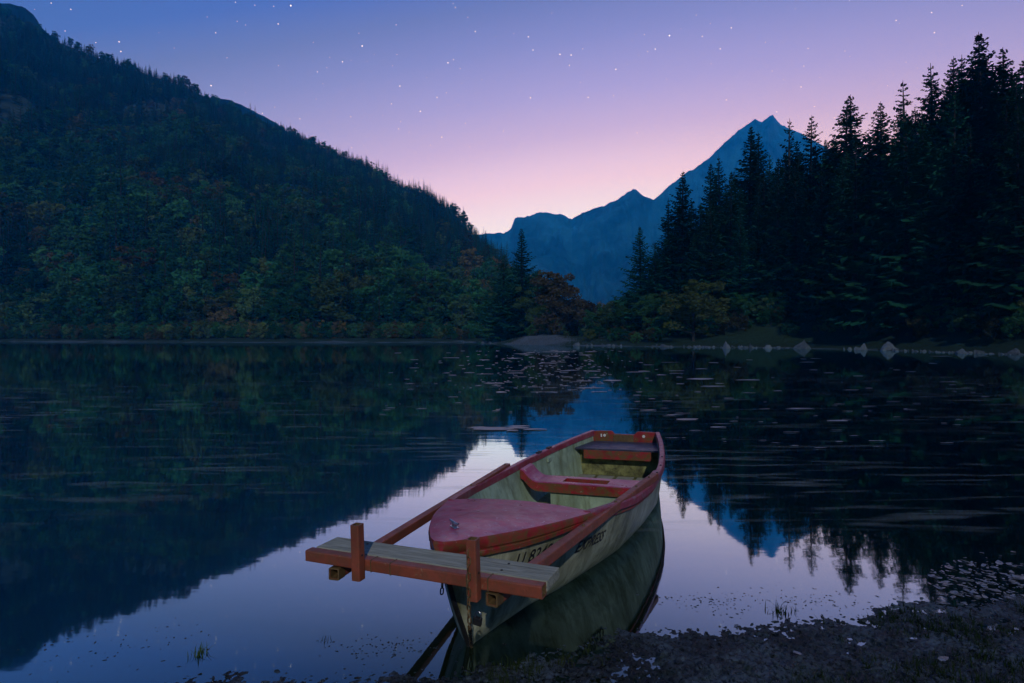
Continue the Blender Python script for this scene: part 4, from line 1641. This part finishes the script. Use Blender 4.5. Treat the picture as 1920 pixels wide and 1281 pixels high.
RW = 0.050
rl0, rl1 = Vector((-0.437 + 0.008, -0.185, 0.463)), Vector((-0.655, 2.32, 0.400))
rr0, rr1 = Vector((0.342, -0.195, 0.463)), Vector((0.625, 2.13, 0.432))
sq_tube('rail', rl0, rl1, RW, RW, M['rust'], frame)
sq_tube('rail', rr0, rr1, RW, RW, M['rust'], frame)
for p_, q_ in ((rl0, rl1), (rr0, rr1)):                       # bare steel sleeves at the open front ends
    d_ = (q_ - p_).normalized()
    sq_tube('end_sleeve', p_ - d_ * 0.002, p_ + d_ * 0.045, RW + 0.003, RW + 0.003, M['bare'], frame)
ca, cb_ = Vector((-0.592, -0.155, 0.523)), Vector((0.556, -0.186, 0.523))
sq_tube('crossbar', ca, cb_, 0.050, 0.050, M['rust'], frame)
dirb = (cb_ - ca).normalized()
perp = Vector((0, 0, 1)).cross(dirb)
if perp.y < 0:
    perp = -perp
# plank behind the crossbar
bm = bmesh.new()
pm = Matrix.Identity(4)
pm.col[0][:3] = dirb
pm.col[1][:3] = perp
pm.col[2][:3] = (0, 0, 1)
bmesh.ops.create_cube(bm, size=1.0, matrix=Matrix.Diagonal((1.135, 0.142, 0.042, 1)))
bevel_all(bm, 0.004)
plank = bm_obj('plank', bm, M['wood'], frame)
pm.translation = (ca + cb_) * 0.5 + perp * (0.0265 + 0.071) + Vector((0.010, 0, 0.0055))
plank.matrix_local = pm
for fx in (-0.36, 0.36):
    for fy in (-0.035, 0.035):
        disc('screw', (fx, fy, 0.0215), 0.006, 0.004, 'z', M['black'], plank)
for tw in (0.236, 0.318, 0.405, 0.724, 0.805):               # weld seams across the bar
    c_ = ca.lerp(cb_, tw)
    bm = bmesh.new()
    box_bm(bm, (0, 0, 0), (random.uniform(0.006, 0.010), 0.0535, 0.0535))
    bevel_all(bm, 0.004)
    o = bm_obj('weld_seam', bm, M['bare'], frame)
    mm = Matrix.Identity(4)
    mm.col[0][:3] = dirb
    mm.col[1][:3] = perp
    mm.translation = c_
    o.matrix_local = mm
for tpos, zt_ in ((0.277, 0.705), (0.764, 0.705)):
    c_ = ca + (cb_ - ca) * tpos - perp * 0.049
    p_ = sq_tube('post', (c_.x, c_.y, 0.470), (c_.x, c_.y, zt_), 0.043, 0.043, M['rust'], frame)
    bm = bmesh.new()
    bmesh.ops.create_cone(bm, cap_ends=True, segments=10, radius1=0.005, radius2=0.005, depth=0.002, matrix=Matrix.Translation((c_.x + 0.022, c_.y, 0.575)) @ Matrix.Rotation(R(90), 4, 'Y'))
    bm_obj('bolt_hole', bm, M['letter'], p_)
for (p_, q_), ks in (((rr0, rr1), (0.40, 0.62, 0.80, 0.93)), ((rl0, rl1), (0.66, 0.97))):
    for k in ks:
        c_ = p_.lerp(q_, k)
        disc('bolt', (c_.x, c_.y, c_.z + 0.028), 0.009, 0.008, 'z', M['bare'], frame)

# ------------------------------------------------------------------ chains and padlock


def link_mesh(L=0.037, W=0.020, r_=0.0030):
    pts_ = []
    hw = W / 2 - r_
    hl = L / 2 - r_ - hw
    for k in range(7):
        a_ = math.pi * k / 6
        pts_.append(Vector((math.cos(a_) * hw, 0, hl + math.sin(a_) * hw)))
    for k in range(7):
        a_ = math.pi + math.pi * k / 6
        pts_.append(Vector((math.cos(a_) * hw, 0, -hl + math.sin(a_) * hw)))
    n, seg = len(pts_), 6
    V, Fc = [], []
    for i in range(n):
        d_ = (pts_[(i + 1) % n] - pts_[i - 1]).normalized()
        a_ = Vector((0, 1, 0))
        b_ = d_.cross(a_)
        for k in range(seg):
            an = 6.2832 * k / seg
            V.append(pts_[i] + (a_ * math.cos(an) + b_ * math.sin(an)) * r_)
    for i in range(n):
        for k in range(seg):
            Fc.append((i * seg + k, i * seg + (k + 1) % seg, ((i + 1) % n) * seg + (k + 1) % seg, ((i + 1) % n) * seg + k))
    return mesh_data('chain_link', V, Fc, M['chain'], True)


LINK = link_mesh()
LINK_BLACK = LINK.copy()
LINK_BLACK.materials.clear()
LINK_BLACK.materials.append(M['black'])


def chain(name, path, label, mesh, pitch=0.0300):
    e = empty(name, path[0])
    tag(e, label, 'chain')
    path = [Vector(p) for p in path]
    seglen = [(b - a).length for a, b in zip(path[:-1], path[1:])]
    tot = sum(seglen)
    n = int(tot / pitch)
    for i in range(n):
        d_ = (i + 0.5) * pitch
        k = 0
        while k < len(seglen) - 1 and d_ > seglen[k]:
            d_ -= seglen[k]
            k += 1
        p = path[k].lerp(path[k + 1], min(1, d_ / seglen[k]))
        dr = (path[k + 1] - path[k]).normalized()
        o = link('chain_link', mesh, e)
        q_ = dr.to_track_quat('Z', 'Y').to_matrix().to_4x4() @ Matrix.Rotation(R(90 * (i % 2) + 25), 4, 'Z')
        o.matrix_local = Matrix.Translation(p - path[0]) @ q_
    return e


boat_m = Matrix.Translation(boat.location) @ boat.rotation_euler.to_matrix().to_4x4()
pc = ca + (cb_ - ca) * 0.760 - perp * 0.078
P = lambda x, y, z: tuple(boat_m @ Vector((x, y, z)))
chain('mooring_chain', [P(pc.x - 0.002, pc.y + 0.012, 0.700), P(pc.x - 0.006, pc.y, 0.47), P(pc.x - 0.02, pc.y + 0.03, 0.36), P(0.13, 0.02, 0.20), P(0.02, 0.24, 0.01), P(0.0, 0.27, -0.05)],
      'rusty chain hanging down the right post of the frame to the water', LINK)
chain('bow_chain', [P(-0.014, 0.050, 0.420), P(-0.026, 0.052, 0.315)], 'short black chain hanging from the stem of the boat', LINK_BLACK, 0.030)

lk = empty('padlock', P(pc.x + 0.012, pc.y + 0.035, 0.385), (0.1, 0.15, -0.3))
tag(lk, 'small dark padlock hanging on the rusty mooring chain', 'padlock')
bm = bmesh.new()
box_bm(bm, (0, 0, 0), (0.036, 0.016, 0.032))
bevel_all(bm, 0.004)
bm_obj('lock_body', bm, M['black'], lk)
V, Fc = tube([(-0.012, 0, 0.012), (-0.012, 0, 0.028), (-0.007, 0, 0.037), (0, 0, 0.040), (0.007, 0, 0.037), (0.012, 0, 0.028), (0.012, 0, 0.012)], [0.003] * 7, 7)
obj('shackle', V, Fc, M['chrome'], lk, True)

# ------------------------------------------------------------------ air
bm = bmesh.new()
box_bm(bm, (0, 0, 543.0), (6300, 6300, 1094))
haze = bm_obj('haze', bm, [])
hm = bpy.data.materials.new('blue_evening_haze')
hm.use_nodes = True
hn, hl_ = hm.node_tree.nodes, hm.node_tree.links
hn.clear()
pv = hn.new('ShaderNodeVolumePrincipled')
pv.inputs['Color'].default_value = (0.0, 0.34, 1.0, 1)
pv.inputs['Absorption Color'].default_value = (1, 1, 1, 1)
pv.inputs['Density'].default_value = 0.00034
pv.inputs['Anisotropy'].default_value = -0.2
ho = hn.new('ShaderNodeOutputMaterial')
hl_.new(pv.outputs[0], ho.inputs['Volume'])
haze.data.materials.append(hm)
tag(haze, 'thin blue evening haze filling the valley', 'haze', kind='stuff')
